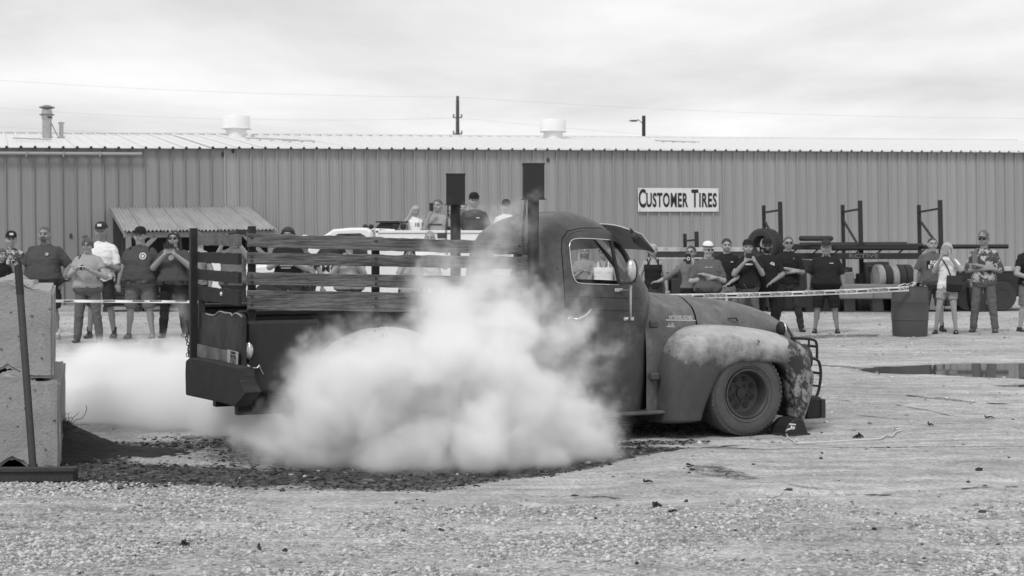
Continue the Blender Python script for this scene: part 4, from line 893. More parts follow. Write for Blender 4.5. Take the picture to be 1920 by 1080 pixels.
ARMS = {   # elbow, wrist, hand direction for the arm on the +x side; mirrored for the other
    'down': ((.265, .03, 1.13), (.28, -.02, .88), (.02, -.06, -1)), 'pocket': ((.31, .06, 1.14), (.23, -.05, .93), (-.3, -.3, -1)),
    'phone': ((.25, -.13, 1.16), (.085, -.27, 1.40), (-.4, -.1, 1)), 'chest': ((.27, -.07, 1.12), (.10, -.27, 1.22), (-.6, -.5, .5)),
    'crossA': ((.262, -.05, 1.095), (-.11, -.20, 1.19), (-.45, .9, .1)), 'crossB': ((.262, -.05, 1.095), (-.10, -.185, 1.13), (-.45, .9, -.1)),
    'ear': ((.27, -.10, 1.34), (.13, -.06, 1.55), (-.3, .3, 1)), 'belly': ((.27, -.02, 1.10), (.06, -.22, .98), (-.8, -.2, -.5)),
    'face': ((.24, -.14, 1.22), (.075, -.24, 1.50), (-.3, -.05, 1)), 'reach': ((.42, -.08, 1.20), (.62, -.16, 1.10), (1, -.2, -.15)),
    'hip': ((.33, .05, 1.15), (.20, -.03, 1.02), (-.5, -.3, -.6)), 'behind': ((.27, .1, 1.14), (.12, .16, .98), (-1, 0, -.2)), 'up': ((.26, -.12, 1.30), (.13, -.22, 1.56), (-.1, -.1, 1)),
}
def person(px, foot, head, label, bulk=.2, fem=0, yaw=0, hy=0, hp=0, arms=('down', 'down'), shirt=None, trousers=None, short=False, sleeve=.5, hair=None, hairstyle='short', skin=None, cap=None, glasses=False,
           beard=False, shoes=None, stance=.10, Y=None, base=0., hem=.88, group='onlookers behind the burnout pickup', tank=False, vox=.0125, sock=None, face=True, capv2=None, sx=0., legfwd=(0, 0), logo=False):
    Y = Y or EYE*F/(foot-HZ); X = (px-960)/F*Y; H = (foot-head)/F*Y/1.80 if base == 0 else None
    if base: H = (EYE-(head-HZ)/F*Y-base)/1.80
    skin = skin or SKIN; root = thing('person', (X, Y, base+(float(ground_z(X, Y)) if not base else 0)), R(yaw), label, 'person', group); root.scale = (H, H, H)
    root['pose_height'] = round(H*1.78, 2)
    hm = Matrix.Translation((0, -.006, 1.522)) @ Euler((R(hp), 0, R(hy))).to_matrix().to_4x4() @ Matrix.Diagonal((1.14, 1.08, 1.06, 1)) @ Matrix.Translation((0, 0, -1.540))
    def HP(x, y, z): return hm @ Vector((x, y, z))
    mb = MB(); mb.loft(torso_rings(bulk, fem, -.012))
    legs = []
    for s_, lf in ((-1, legfwd[0]), (1, legfwd[1])):
        hip = Vector((s_*(.085+bulk*.02), 0, .90)); kn = Vector((s_*(.095+stance*.45+bulk*.01)+sx*.5, -.015-lf*.5, .49)); an = Vector((s_*(.09+stance)+sx, .03-lf, .085)); legs.append((hip, kn, an))
        tr = .078+bulk*.035+fem*.004
        cone(mb, hip, kn, tr, .056+bulk*.008); cone(mb, kn, an, .054+bulk*.006, .036)
        mb.ell(kn*.62+an*.38+Vector((0, .014, 0)), (.052+bulk*.008, .055+bulk*.008, .12), 12, 8)
        cone(mb, an+Vector((0, .03, -.045)), an+Vector((s_*.02, -.14, -.055)), .036, .030)
    hands = []
    for i, s_ in enumerate((-1, 1)):
        ps = arms[i]; el, wr, hd = [Vector((a[0]*s_, a[1], a[2])) for a in ARMS[ps]]; 
        wide = 1+bulk*.22; jr = random.Random(int(px)*2+i); el += Vector([jr.uniform(-.022, .022) for _ in range(3)]); wr += Vector([jr.uniform(-.012, .012) for _ in range(3)]); el.x *= wide; el.y -= bulk*.02; wr.y -= bulk*.11 if ps not in ('down', 'pocket', 'reach', 'ear', 'behind') else 0
        if ps in ('down', 'pocket', 'hip'): wr.x *= wide
        sh = Vector((s_*(.166+bulk*.022-fem*.014), .012, 1.382)); ar = .048+bulk*.015-fem*.005
        cone(mb, (s_*.03, .016, 1.47), sh+Vector((-s_*.03, 0, .0)), .038, .036)
        mb.ell(sh, (ar+.012, ar+.006, ar+.014)); cone(mb, sh, el, ar+.004, .043+bulk*.012); cone(mb, el, wr, .045+bulk*.013, .029+bulk*.003)
        mb.ell(el*.7+wr*.3, (.043+bulk*.006,)*3)
        hd.normalize(); up = Vector((0, 0, 1)) if abs(hd.z) < .8 else Vector((0, -1, 0)); side = hd.cross(up).normalized(); nrm = side.cross(hd).normalized()
        pc = wr+hd*.055; rot = Matrix((side, nrm, hd)).transposed()
        mb.ell(pc, (.042, .019, .055), 10, 8, rot)
        for k, ln in enumerate((.058, .068, .064, .050)):
            o = (k-1.5)*.021; a = wr+hd*.095+side*o; b = a+hd*ln*.55-nrm*.008; c = b+(hd*.5-nrm*.8).normalized()*ln*.5
            mb.tube([a-hd*.02, a, b, c], [.0105, .0105, .0098, .008], 6)
        th = wr+hd*.03+side*(.034*s_*-1); mb.tube([th, th+(hd*.7-side*s_*.9).normalized()*.035, th+(hd*1.2-side*s_*.6-nrm*.4).normalized()*.068], [.014, .012, .009], 6)
        hands.append((wr, hd, el, sh))
    # neck and head
    cone(mb, (0, .015, 1.44), HP(0, .006, 1.58), .066+bulk*.010-fem*.010, .060+bulk*.010-fem*.008)
    def hell(c, r): mb.ell(HP(*c), r, 16, 12, hm.to_3x3())
    fw = 1+bulk*.10
    hell((0, .008, 1.672), (.076, .096, .104)); hell((0, -.022, 1.625), (.064*fw, .072, .080)); hell((0, -.052, 1.578), (.036*fw, .034, .028)); hell((0, -.078, 1.690), (.052, .016, .012))
    hell((-.036, -.070, 1.625), (.026*fw, .022, .030)); hell((.036, -.070, 1.625), (.026*fw, .022, .030)); hell((0, -.083, 1.596), (.022, .012, .010))
    mb.tube([HP(0, -.084, 1.672), HP(0, -.106, 1.640), HP(0, -.100, 1.628)], [.009, .016, .012], 8)
    for s_ in (-1, 1): hell((s_*.078*min(fw, 1.04), .008, 1.645), (.012, .020, .032))
    if bulk > .5: hell((0, -.03, 1.55), (.055, .05, .03))
    body = link('body', mb.mesh('body'), [skin, EYE_M, LIP_M, hair or HAIRD], None); m = body.modifiers.new('r', 'REMESH'); m.mode = 'VOXEL'; m.voxel_size = vox
    inv = hm.inverted()
    def cb(o):
        o.parent = root; me = o.data; n = len(me.vertices); co = np.empty(n*3); me.vertices.foreach_get('co', co); co = co.reshape(-1, 3); np_ = len(me.polygons); ct = np.empty(np_*3); me.polygons.foreach_get('center', ct); ct = ct.reshape(-1, 3)
        ih = np.array(inv); q = ct @ ih[:3, :3].T+ih[:3, 3]; x, y, z = np.abs(q[:, 0]), q[:, 1], q[:, 2]; fr = (y < -.045)
        mi = np.zeros(np_, np.int32)
        if face:
            mi[fr & (((x-.030)/.016)**2+((z-1.662)/.0085)**2 < 1)] = 1
            mi[fr & (np.abs(x-.032) < .022) & (np.abs(z-1.688) < .006)] = 3
            mi[fr & (x < .026) & (np.abs(z-1.603) < .0065)] = 2
        if beard == 2: mi[(z < 1.622) & (z > 1.545) & (x < .034) & (y < -.04) & (np.abs(z-1.603) > .006)] = 3
        elif beard: mi[(z < 1.632-.0*x) & (z > 1.53) & (y < .01) & (np.abs(z-1.603)+x*.3 > .010) & ~((x < .02) & (z > 1.615)) & (z < 1.60+.5*x+.012)] = 3
        me.polygons.foreach_set('material_index', mi); shade(me, 0)
    DEFER.append((body, cb))
    def garment(name, build_fn, mat, vx=.014, cuts=(), wr_=.006, seed=0):
        g = MB(); build_fn(g); o = link(name, g.mesh(name), [mat], None); m = o.modifiers.new('r', 'REMESH'); m.mode = 'VOXEL'; m.voxel_size = vx
        def cb(o):
            o.parent = root; me = o.data; bm = bmesh.new(); bm.from_mesh(me)
            for c_, n_ in cuts: bmesh.ops.bisect_plane(bm, geom=bm.verts[:]+bm.edges[:]+bm.faces[:], plane_co=c_, plane_no=n_, clear_outer=True)
            bm.normal_update(); sd = px*.37+seed
            for v in bm.verts:
                p = v.co; f = mnoise.noise(Vector((p.x*9+sd, p.y*9, p.z*13)))*.55+mnoise.noise(Vector((p.x*22+sd, p.y*16, p.z*34)))*.45
                v.co = p+v.normal*(wr_*1.7*(f+.1))
            bm.to_mesh(me); bm.free(); shade(me, 0)
        DEFER.append((o, cb)); return o
    if shirt is not None:
        def sb(g):
            g.loft(torso_rings(bulk, fem, .014, .86 if hem < .95 else .94, 1.48 if not tank else 1.40))
            if fem: [g.ell((s_*.075, -.085-bulk*.045, 1.27), (.075+bulk*.01, .06+bulk*.01, .07)) for s_ in (-1, 1)]
            for i, s_ in enumerate((-1, 1)):
                wr, hd, el, sh = hands[i]; ar = .062+bulk*.016-fem*.004
                if tank: g.tube([(s_*.10, -.07-bulk*.02, 1.36), (s_*.105, -.01, 1.462), (s_*.10, .08, 1.38)], .018, 8, smooth=3); continue
                g.ell(sh, (ar+.004, ar, ar+.006)); cone(g, (s_*.035, .016, 1.455), sh+Vector((-s_*.015, 0, .012)), .052, .058)
                if sleeve <= 1: e_ = sh+(el-sh)*sleeve*1.15; g.tube([sh, sh+(e_-sh)*.5, e_], [ar, ar+.003, ar-.002+.004], 14)
                else: cone(g, sh, el, ar, .052+bulk*.008); g.tube([el, el+(wr-el)*(sleeve-1)], [.052+bulk*.008, .042], 12); g.ell(el, .052+bulk*.008)
            if not tank: g.tube([(0, .014, 1.44), (0, .012, 1.505)], [.075+bulk*.01, .064+bulk*.012], 16)
        garment('shirt', sb, shirt, cuts=[((0, 0, hem), (0, 0, -1))], wr_=.009)
    if trousers is not None:
        def tb(g):
            g.loft(torso_rings(bulk, fem, .010, .79, .97))
            for hip, kn, an in legs:
                tr = .090+bulk*.036+fem*.004
                cone(g, hip, kn, tr, .070+bulk*.010) if not short else g.tube([hip+Vector((0, 0, .02)), hip*.5+kn*.5, kn+(hip-kn)*(0 if short == 1 else .45 if short == 2 else 0)+Vector((0, 0, .0))], [tr, tr-.002, .086+bulk*.018], 14)
                if not short: g.tube([kn, kn*.5+an*.5+Vector((0, .012, 0)), an+Vector((0, 0, -.03))], [.070+bulk*.008, .068+bulk*.006, .058], 14)
        garment('trousers' if not short else 'shorts', tb, trousers, cuts=[((0, 0, .995 if hem < .95 else 1.0), (0, 0, 1))], wr_=.010, seed=5)
    if sock:
        for hip, kn, an in legs: MB().tube([an+Vector((0, 0, .09)), an], [.042, .039], 12).build('sock', sock, root, smooth=1.)
    for k, (hip, kn, an) in enumerate(legs):
        s_ = -1 if k == 0 else 1; mb = MB(); rr = []
        for y, w, h in ((.075, .026, .05), (.06, .036, .075), (.02, .042, .088), (-.04, .044, .072), (-.10, .049, .052), (-.15, .045, .040), (-.178, .026, .026)):
            rr.append([(an.x+s_*.02*(.06-y)*2+w*a_, an.y+y, .012+h*max(0, b_)) for a_, b_ in ((-1, 0), (-1, .45), (-.75, .85), (-.3, 1), (.3, 1), (.75, .85), (1, .45), (1, 0))])
        sh_ = mb.loft(rr).build('shoe', shoes or BLACK, root, smooth=1.)
        MB().loft([[(x, y, 0) for x, y in [(an.x+s_*.02*(.06-yy)*2+w*q, an.y+yy) for yy, w, q in ((.08, .03, 1), (.0, .045, 1), (-.1, .052, 1), (-.17, .035, 1), (-.185, 0, 1), (-.17, .035, -1), (-.1, .052, -1), (0, .045, -1), (.08, .03, -1))]], [(x, y, .018) for x, y in [(an.x+s_*.02*(.06-yy)*2+w*q, an.y+yy) for yy, w, q in ((.08, .03, 1), (.0, .045, 1), (-.1, .052, 1), (-.17, .035, 1), (-.185, 0, 1), (-.17, .035, -1), (-.1, .052, -1), (0, .045, -1), (.08, .03, -1))]]]).build('sole', SOLE if shoes is C_LG else BLACK, sh_)
    # hair
    hm3 = hm.to_3x3()
    if hair and hairstyle != 'none':
        mb = MB(); n = 26; rings = []; lo = {'short': 1.655, 'crop': 1.665, 'curly': 1.65, 'bun': 1.62, 'long': 1.60, 'child': 1.64}[hairstyle]; th_ = {'short': .007, 'crop': .003, 'curly': .026, 'bun': .012, 'long': .015, 'child': .014}[hairstyle]
        for i in range(10):
            f = i/9; row = []
            for k in range(n):
                a = 2*math.pi*k/n; front = max(0, -math.sin(a)); zl = (lo-.035*max(0, math.sin(a)))*(1-front**.8)+(1.745+.011*math.sin(k*2.3+px))*front**.8
                if hairstyle in ('bun', 'child') and front > .3: zl -= .018*(1+math.sin(k*1.9))
                zb = zl+(1.776+th_-zl)*f; c = max(0, 1-((zb-1.672)/(.104+th_))**2)**.5 if zb > 1.672 else 1
                rr = mnoise.noise(Vector((math.cos(a)*4, math.sin(a)*4, zb*30+px)))*th_*(.7 if hairstyle == 'curly' else .4)
                row.append(HP(math.cos(a)*((.076+th_)*c+rr*c), .008+math.sin(a)*((.096+th_)*c+rr*c), zb))
            rings.append(row)
        mb.loft(rings)
        if hairstyle == 'long':
            for s_ in (-1, 1): mb.tube([HP(s_*.072, .0, 1.69), HP(s_*.088, .01, 1.60), HP(s_*.095, -.0, 1.50), HP(s_*.10, -.03, 1.38)], [.026, .030, .030, .014], 10, smooth=2)
            mb.tube([HP(0, .09, 1.70), HP(0, .10, 1.6), HP(0, .10, 1.45), HP(0, .09, 1.36)], [.05, .07, .075, .04], 12, smooth=2)
        if hairstyle == 'bun': mb.ell(HP(-.045, .045, 1.785), (.050, .045, .040), 12, 8)
        mb.build('hair', hair, root, smooth=0)
    if cap:
        mb = MB(); rings = []
        for i in range(9):
            f = i/8; z = 1.715+.098*math.sin(f*math.pi/2); c = max(.02, math.cos(f*math.pi/2))**.75
            rings.append([HP(math.cos(a)*.086*c, .006+math.sin(a)*.106*c, z) for a in [2*math.pi*k/20 for k in range(20)]])
        mb.loft(rings); c_ = mb.build('cap', cap, root, smooth=1.)
        if capv2 != 'beanie':
            mb = MB(); rr = []
            for t in np.linspace(-1, 1, 11):
                x = t*.072; y0 = -.086*math.sqrt(max(0, 1-(t*.80)**2)); d = .072*math.sqrt(max(0, 1-abs(t)**2.6)); rr.append([HP(x, y0+.004, 1.722-.012*t*t), HP(x, y0-d, 1.712-.016*t*t), HP(x, y0-d, 1.709-.016*t*t), HP(x, y0+.004, 1.717-.012*t*t)])
            mb.loft(rr); mb.build('cap_brim', capv2 if capv2 not in (None, 'beanie') else cap, c_, smooth=.6);
            if logo: MB().box(-.028, .028, -.004, .0, -.016, .020, Matrix.Translation(HP(0, -.103, 1.752)) @ hm3.to_4x4()).build('cap_badge', C_WH if cap is not C_WH else C_DK, c_)
        else: MB().tube([HP(math.cos(a)*.089, .006+math.sin(a)*.109, 1.722) for a in np.linspace(0, 2*math.pi, 21)], .008, 6, cap=False).build('cap_band', C_DK, c_)
    if glasses:
        mb = MB(); sm_ = Matrix.Translation((0, 0, 0))
        for s_ in (-1, 1):
            if glasses == 1: mb.ell(HP(s_*.033, -.094, 1.660), (.028, .010, .017), 12, 6, hm3)
            else: mb.tube([HP(s_*.033+.024*math.cos(q), -.104, 1.660+.017*math.sin(q)) for q in np.linspace(0, 2*math.pi, 13)], .0028, 4, cap=False)
            mb.bar(HP(s_*.060, -.085, 1.666), HP(s_*.082, .0, 1.666), .005, .007)
        mb.bar(HP(-.02, -.100, 1.666), HP(.02, -.100, 1.666), .006, .006); mb.build('sunglasses' if glasses == 1 else 'glasses', PHONE if glasses == 1 else STEEL, root)
    root['_'] = 1; del root['_']
    return root, hands, HP
def wpos(root, p):                                             # person-local point -> world
    m = Matrix.Translation(root.location) @ root.rotation_euler.to_matrix().to_4x4() @ Matrix.Scale(root.scale[0], 4); return m @ Vector(p)
def held(name, root, p, dims, mat, label, cat, rot=(0, 0, 0), lens=0, bevel=.004):
    o = MB().box(-dims[0]/2, dims[0]/2, -dims[1]/2, dims[1]/2, -dims[2]/2, dims[2]/2).build(name, mat, None, bevel=bevel, label=label, category=cat)
    o.location = wpos(root, p); o.rotation_euler = (rot[0], rot[1], rot[2]+root.rotation_euler.z)
    if lens:
        l = MB().lathe([(lens, -dims[1]/2-.001), (lens*.72, -dims[1]/2-.005), (lens*.6, -dims[1]/2-.001)], 18, 'y').build('lens_ring', C_WH, o)
    return o
def print_(root, s, size, at_, mat=None, sx=1., name='shirt_print', bold=.0):   # flat print on the chest, lies on the cloth
    text(name, s, size, mat or C_WH, root, at_, sx=sx, depth=.0015, bold=bold)
def badge(root, at_, r=.04, mat=None):
    o = MB().lathe([(.0005, -.004), (r, -.004), (r, .02), (.0005, .02)], 20, 'y').build('shirt_print', mat or C_WH, root); o.location = at_
    o2 = MB().lathe([(r*.45, -.006), (r*.7, -.006), (r*.7, .0), (r*.45, .0)], 16, 'y').build('print_ring', C_DG, o); return o
def camera_held(root, p, label, light=True):
    o = held('camera', root, p, (.12, .05, .07), M('camera_silver', .45, .4) if light else PHONE, label, 'camera', bevel=.008)
    for q, nm in ((.0, 'lens'),): MB().lathe([(.0005, -.075), (.026, -.075), (.030, -.07), (.030, -.02), (.0005, -.02)], 18, 'y').build(nm, PHONE, o, smooth=.6)
    MB().lathe([(.027, -.078), (.031, -.074), (.027, -.070)], 18, 'y').build('lens_rim', C_WH, o); MB().box(-.02, .02, -.02, .02, .03, .05).build('viewfinder', PHONE, o, bevel=.004); return o
# --- left of the truck
r, h, _ = person(2, 640, 463, 'light haired woman at the left frame edge aiming a white camera rightward', fem=1, bulk=.1, yaw=48, arms=('chest', 'face'), shirt=C_BLK, trousers=JEAND, hair=HAIRM, hairstyle='long')
camera_held(r, (.02, -.30, 1.52), 'white compact camera held up at the left frame edge')
person(21, 628, 434, 'young man in black logo cap and patterned shirt behind the concrete blocks', bulk=.05, shirt=C_PAT, trousers=JEAND, cap=C_BLK, hair=HAIRD, arms=('down', 'down'), hy=20, logo=True)
r, h, _ = person(84, 636, 420, 'large bareheaded man in plain charcoal tee with one hand in his pocket', bulk=1.15, arms=('down', 'pocket'), shirt=C_DG, trousers=C_DK, short=1, hair=HAIRM, hairstyle='crop', beard=2, skin=SKIN_D, shoes=C_LG, sock=C_WH, sleeve=.75, hp=4)
badge(r, (.09, -.212, 1.34), .022)
MB().lathe([(.034, -.012), (.034, .012), (.030, .012), (.030, -.012)], 16, 'z', wpos(r, (.35, -.02, .92))).build('wristwatch', PHONE, None, label='black watch on the wrist of the large bareheaded man', category='watch')
r, h, _ = person(165, 641, 441, 'woman with bun, grey tee and jeans holding a silver camera', fem=1, bulk=.62, arms=('chest', 'chest'), shirt=C_LG, trousers=JEAN, hair=HAIRM, hairstyle='bun', glasses=2, shoes=C_DG, sleeve=.45, hp=6, hem=.93)
camera_held(r, (0, -.36, 1.26), 'silver compact camera in the hands of the woman with a bun'); MB().tube([(-.15, -.12, 1.32), (-.12, -.03, 1.47), (-.13, .1, 1.40)], .010, 6, smooth=3).build('shoulder_strap', C_DK, r)
r, h, _ = person(190, 634, 416, 'tall man in white tee and two tone trucker cap with folded arms', bulk=.25, arms=('crossB', 'crossA'), shirt=C_WH, trousers=C_DK, short=1, cap=C_DK, capv2=None, beard=2, hair=HAIRG, sleeve=.7, sock=C_DK, skin=SKIN_D, logo=True)
MB().tube([wpos(r, (.22, -.24, 1.03)), wpos(r, (.23, -.25, 1.13)), wpos(r, (.235, -.25, 1.17)), wpos(r, (.236, -.25, 1.19))], [.028, .030, .014, .014], 12).build('water_bottle', GLASS, None, smooth=1., label='clear plastic bottle held by the man in white tee', category='bottle')
r, h, _ = person(263, 634, 425, 'heavy man in black cap and dark tee with round chest logo', bulk=.95, arms=('down', 'down'), shirt=C_DG, trousers=C_MG, short=1, cap=C_BLK, hair=HAIRD, hy=-8, shoes=C_MG, sleeve=.6)
badge(r, (.085, -.200, 1.33), .055); [MB().tube([(s_*.15, -.11, 1.28), (s_*.155, -.03, 1.475), (s_*.16, .09, 1.38)], .009, 6, smooth=3).build('backpack_strap', C_BLK, r) for s_ in (-1, 1)]
r, h, _ = person(326, 634, 431, 'woman in dark tee with sunglasses and headband raising a black phone', fem=1, bulk=.85, arms=('phone', 'phone'), shirt=C_DG, trousers=C_BLK, hair=HAIRD, hairstyle='long', glasses=1, sleeve=.7, skin=SKIN)
held('mobile_phone', r, (0, -.40, 1.53), (.16, .010, .078), PHONE, 'black phone raised by the woman with headband', 'phone'); badge(r, (.0, -.215, 1.33), .040); print_(r, 'CAULK JCB', .035, (0, -.232, 1.255)) if False else None
MB().bar((-.055, -.07, 1.745), (.055, -.07, 1.745), .012, .02).build('headband', C_LG, r)
person(369, 632, 433, 'dark haired person in grey tee behind the rear corner post', bulk=.4, fem=1, yaw=-25, shirt=C_LG, trousers=JEAND, hair=HAIRM, hairstyle='curly', vox=.016)
# --- behind the stake rack
r, h, _ = person(438, 634, 431, 'person in grey tee behind the rack holding a phone overhead', bulk=.55, arms=('up', 'up'), shirt=C_MG, trousers=JEAND, hair=HAIRD, hairstyle='curly', vox=.016, sleeve=.5)
held('mobile_phone', r, (.17, -.24, 1.76), (.08, .010, .15), PHONE, 'black phone raised above the top rack board', 'phone', rot=(0, R(90), 0))
r, h, _ = person(540, 632, 424, 'curly haired man in printed black tee behind the rack', bulk=.6, arms=('chest', 'chest'), shirt=C_BLK, trousers=JEAND, hair=HAIRD, hairstyle='curly', vox=.015)
for k, (w_, z) in enumerate(((.20, 1.20), (.24, 1.16), (.16, 1.12), (.22, 1.24))): MB().box(-w_/2+(.02 if k % 2 else 0), w_/2, -.242, -.236, z, z+.022).build('shirt_print', C_LG, r)
person(572, 628, 441, 'person in white cap hidden behind the top rack board', bulk=.3, shirt=C_PAT, trousers=JEAND, hair=HAIRD, cap=C_WH, vox=.017)
person(495, 620, 436, 'person in black tee left of the printed tee man', bulk=.5, shirt=C_BLK, trousers=JEAND, hair=HAIRD, vox=.017) if False else None
r, h, _ = person(655, 632, 446, 'person in pale grey top holding both hands up behind the rack', bulk=.9, fem=1, arms=('phone', 'phone'), shirt=C_LG, trousers=JEAND, hair=HAIRD, hairstyle='short', vox=.015)
held('mobile_phone', r, (0, -.36, 1.46), (.15, .010, .075), C_WH, 'white phone in the hands behind the rack', 'phone')
r, h, _ = person(768, 628, 462, 'dark haired woman behind the rack at the smoke edge', bulk=.4, fem=1, arms=('phone', 'down'), shirt=C_LG, trousers=JEAND, hair=HAIRD, hairstyle='curly', vox=.016)
r, h, _ = person(806, 618, 430, 'grey haired man looking over the rack beside the service body', bulk=.4, arms=('chest', 'chest'), shirt=C_WH, trousers=JEAND, hair=HAIRG, hairstyle='crop', vox=.013, hp=6, face=True)
# --- standing up on the service truck
DY = 30.0; DZ = .55
r, h, _ = person(778, 0, 384, 'blond child in white tee covering both ears on the truck body', bulk=.1, arms=('ear', 'ear'), shirt=C_WH, trousers=C_DG, short=1, hair=HAIRL, hairstyle='child', Y=DY-.3, base=.86, hp=14, hy=18, yaw=12, vox=.013, skin=SKIN); print_(r, '10', .13, (.03, -.150, 1.28), C_DK, bold=.003)
r, h, _ = person(821, 0, 371, 'woman in grey lettered tee filming with a phone on the truck body', fem=1, bulk=.3, arms=('face', 'hip'), shirt=C_LG, trousers=JEAND, hair=HAIRM, hairstyle='short', Y=DY-.2, base=DZ, hy=-8, yaw=-10, vox=.013)
held('mobile_phone', r, (-.06, -.30, 1.62), (.075, .010, .15), PHONE, 'phone held by the woman in lettered tee on the truck body', 'phone'); print_(r, 'MCCOY', .07, (0, -.168, 1.29), C_DK, bold=.002) if False else None
MB().box(-.12, .12, -.172, -.166, 1.27, 1.30).build('shirt_print', C_DG, r)
person(846, 0, 386, 'child with long hair half hidden by the left exhaust stack', fem=1, bulk=0, arms=('down', 'down'), shirt=C_DG, trousers=JEAND, hair=HAIRL, hairstyle='long', Y=DY-.1, base=.8, vox=.014)
person(868, 0, 378, 'person in white tee directly behind the left exhaust stack', fem=1, bulk=0, arms=('down', 'ear'), shirt=C_WH, trousers=JEAND, hair=HAIRL, hairstyle='short', Y=DY+.2, base=.8, vox=.014)
r, h, _ = person(889, 0, 361, 'man in black polo and cap standing on the truck body', bulk=.3, arms=('belly', 'belly'), shirt=C_DK, trousers=JEAND, cap=C_BLK, hair=HAIRD, Y=DY-.3, base=DZ, vox=.013, hy=8, sleeve=.7); MB().box(.04, .10, -.152, -.146, 1.33, 1.345).build('shirt_print', C_WH, r)
person(949, 0, 374, 'boy in black cap showing just above the cab roof', bulk=0, shirt=C_WH, trousers=JEAND, cap=C_BLK, hair=HAIRD, Y=DY+.4, base=.62, vox=.014, hy=10)
# --- seen through the cab
r, h, _ = person(1131, 628, 462, 'woman in glasses and white tank top seen through the cab window', fem=1, bulk=.5, shirt=C_WH, trousers=JEAND, hair=HAIRD, hairstyle='short', glasses=2, tank=True, arms=('down', 'down')); MB().tube([(-.07, -.06, 1.47), (-.04, -.13, 1.36), (0, -.15, 1.30), (.04, -.13, 1.36), (.07, -.06, 1.47)], .006, 6, smooth=3).build('necklace_cord', BLACK, r)
person(1096, 626, 458, 'person with long fair hair seen at the rear of the cab window', fem=1, bulk=.3, shirt=C_LG, trousers=JEAND, hair=HAIRL, hairstyle='long', arms=('chest', 'chest'))
person(1150, 622, 470, 'person in grey tee seen behind the window divider', bulk=.2, shirt=C_MG, trousers=JEAND, hair=HAIRD, arms=('down', 'down'), vox=.015)
# --- right of the cab
r, h, _ = person(1224, 626, 456, 'young woman in black halter top below the sun visor', fem=1, bulk=.05, shirt=C_BLK, tank=True, trousers=JEAND, hair=HAIRL, hairstyle='short', arms=('down', 'down'), skin=SKIN)
for s_ in (-1, 1): MB().tube([(s_*.10, -.12, 1.36), (s_*.05, -.05, 1.50)], .011, 6).build('halter_strap', C_BLK, r)
r, h, _ = person(1296, 634, 459, 'woman in grey knit top filming while reaching left', fem=1, bulk=.3, arms=('reach', 'phone'), shirt=C_MG, sleeve=1.6, trousers=C_BLK, hair=HAIRD, hairstyle='short', hem=.95, glasses=2, hy=-12, yaw=-12)
held('mobile_phone', r, (-.02, -.36, 1.53), (.078, .010, .16), PHONE, 'black phone with ring grip in front of the knit top woman', 'phone', lens=.026)
r, h, _ = person(1327, 636, 453, 'stout man in white skull cap and sunglasses with folded arms', bulk=.75, arms=('crossB', 'crossA'), shirt=cloth('slate_cloth', .11), trousers=C_DK, cap=C_WH, capv2='beanie', glasses=1, hair=HAIRG, hairstyle='none', sleeve=.75, hy=22, hp=4); [MB().ell((x, -.175, 1.325), (.035, .012, .014), 10, 6).build('shirt_print', C_LG, r) for x in (-.04, .04)]
r, h, _ = person(1362, 628, 444, 'young man with dark crop in plain black tee between two men', bulk=.15, arms=('pocket', 'belly'), shirt=C_BLK, trousers=C_CAMO, short=1, hair=HAIRD, hairstyle='short', sleeve=.6, hp=8); print_(r, 'FILA', .026, (.08, -.135, 1.34)) if False else MB().box(.06, .105, -.138, -.132, 1.335, 1.348).build('shirt_print', C_WH, r)
r, h, _ = person(1402, 628, 449, 'man in black beanie filming with a phone held sideways', bulk=.45, arms=('phone', 'phone'), shirt=C_BLK, trousers=JEAN, cap=C_BLK, capv2='beanie', hair=HAIRD, sleeve=.55, skin=SKIN); held('mobile_phone', r, (0, -.34, 1.50), (.155, .010, .078), PHONE, 'dark phone held sideways by the man in black beanie', 'phone'); MB().ell((0, -.175, 1.335), (.075, .012, .018), 14, 6).build('shirt_print', C_WH, r)
r, h, _ = person(1438, 626, 446, 'man in black cap and dark glasses with round white chest logo', bulk=.4, arms=('down', 'belly'), shirt=C_BLK, trousers=C_BLK, cap=C_BLK, glasses=1, hair=HAIRD, beard=True, sleeve=.7, skin=SKIN_D, stance=.08); badge(r, (.075, -.15, 1.31), .043)
r, h, _ = person(1478, 622, 441, 'smiling man in sunglasses and jeans with arms folded', bulk=.2, arms=('crossB', 'crossA'), shirt=C_BLK, trousers=JEAND, hair=HAIRM, hairstyle='short', glasses=1, sleeve=.75, stance=.16); MB().ell((.08, -.135, 1.36), (.018, .008, .022), 10, 6).build('shirt_print', C_MG, r)
r, h, _ = person(1549, 625, 450, 'bearded heavy man in cap, black tee and long black shorts', bulk=.95, arms=('down', 'down'), shirt=C_BLK, trousers=C_BLK, short=1, cap=C_DK, hair=HAIRG, beard=True, skin=SKIN_D, sleeve=.8, stance=.12, yaw=-12); MB().box(.07, .14, -.20, -.193, 1.345, 1.357).build('shirt_print', C_WH, r)
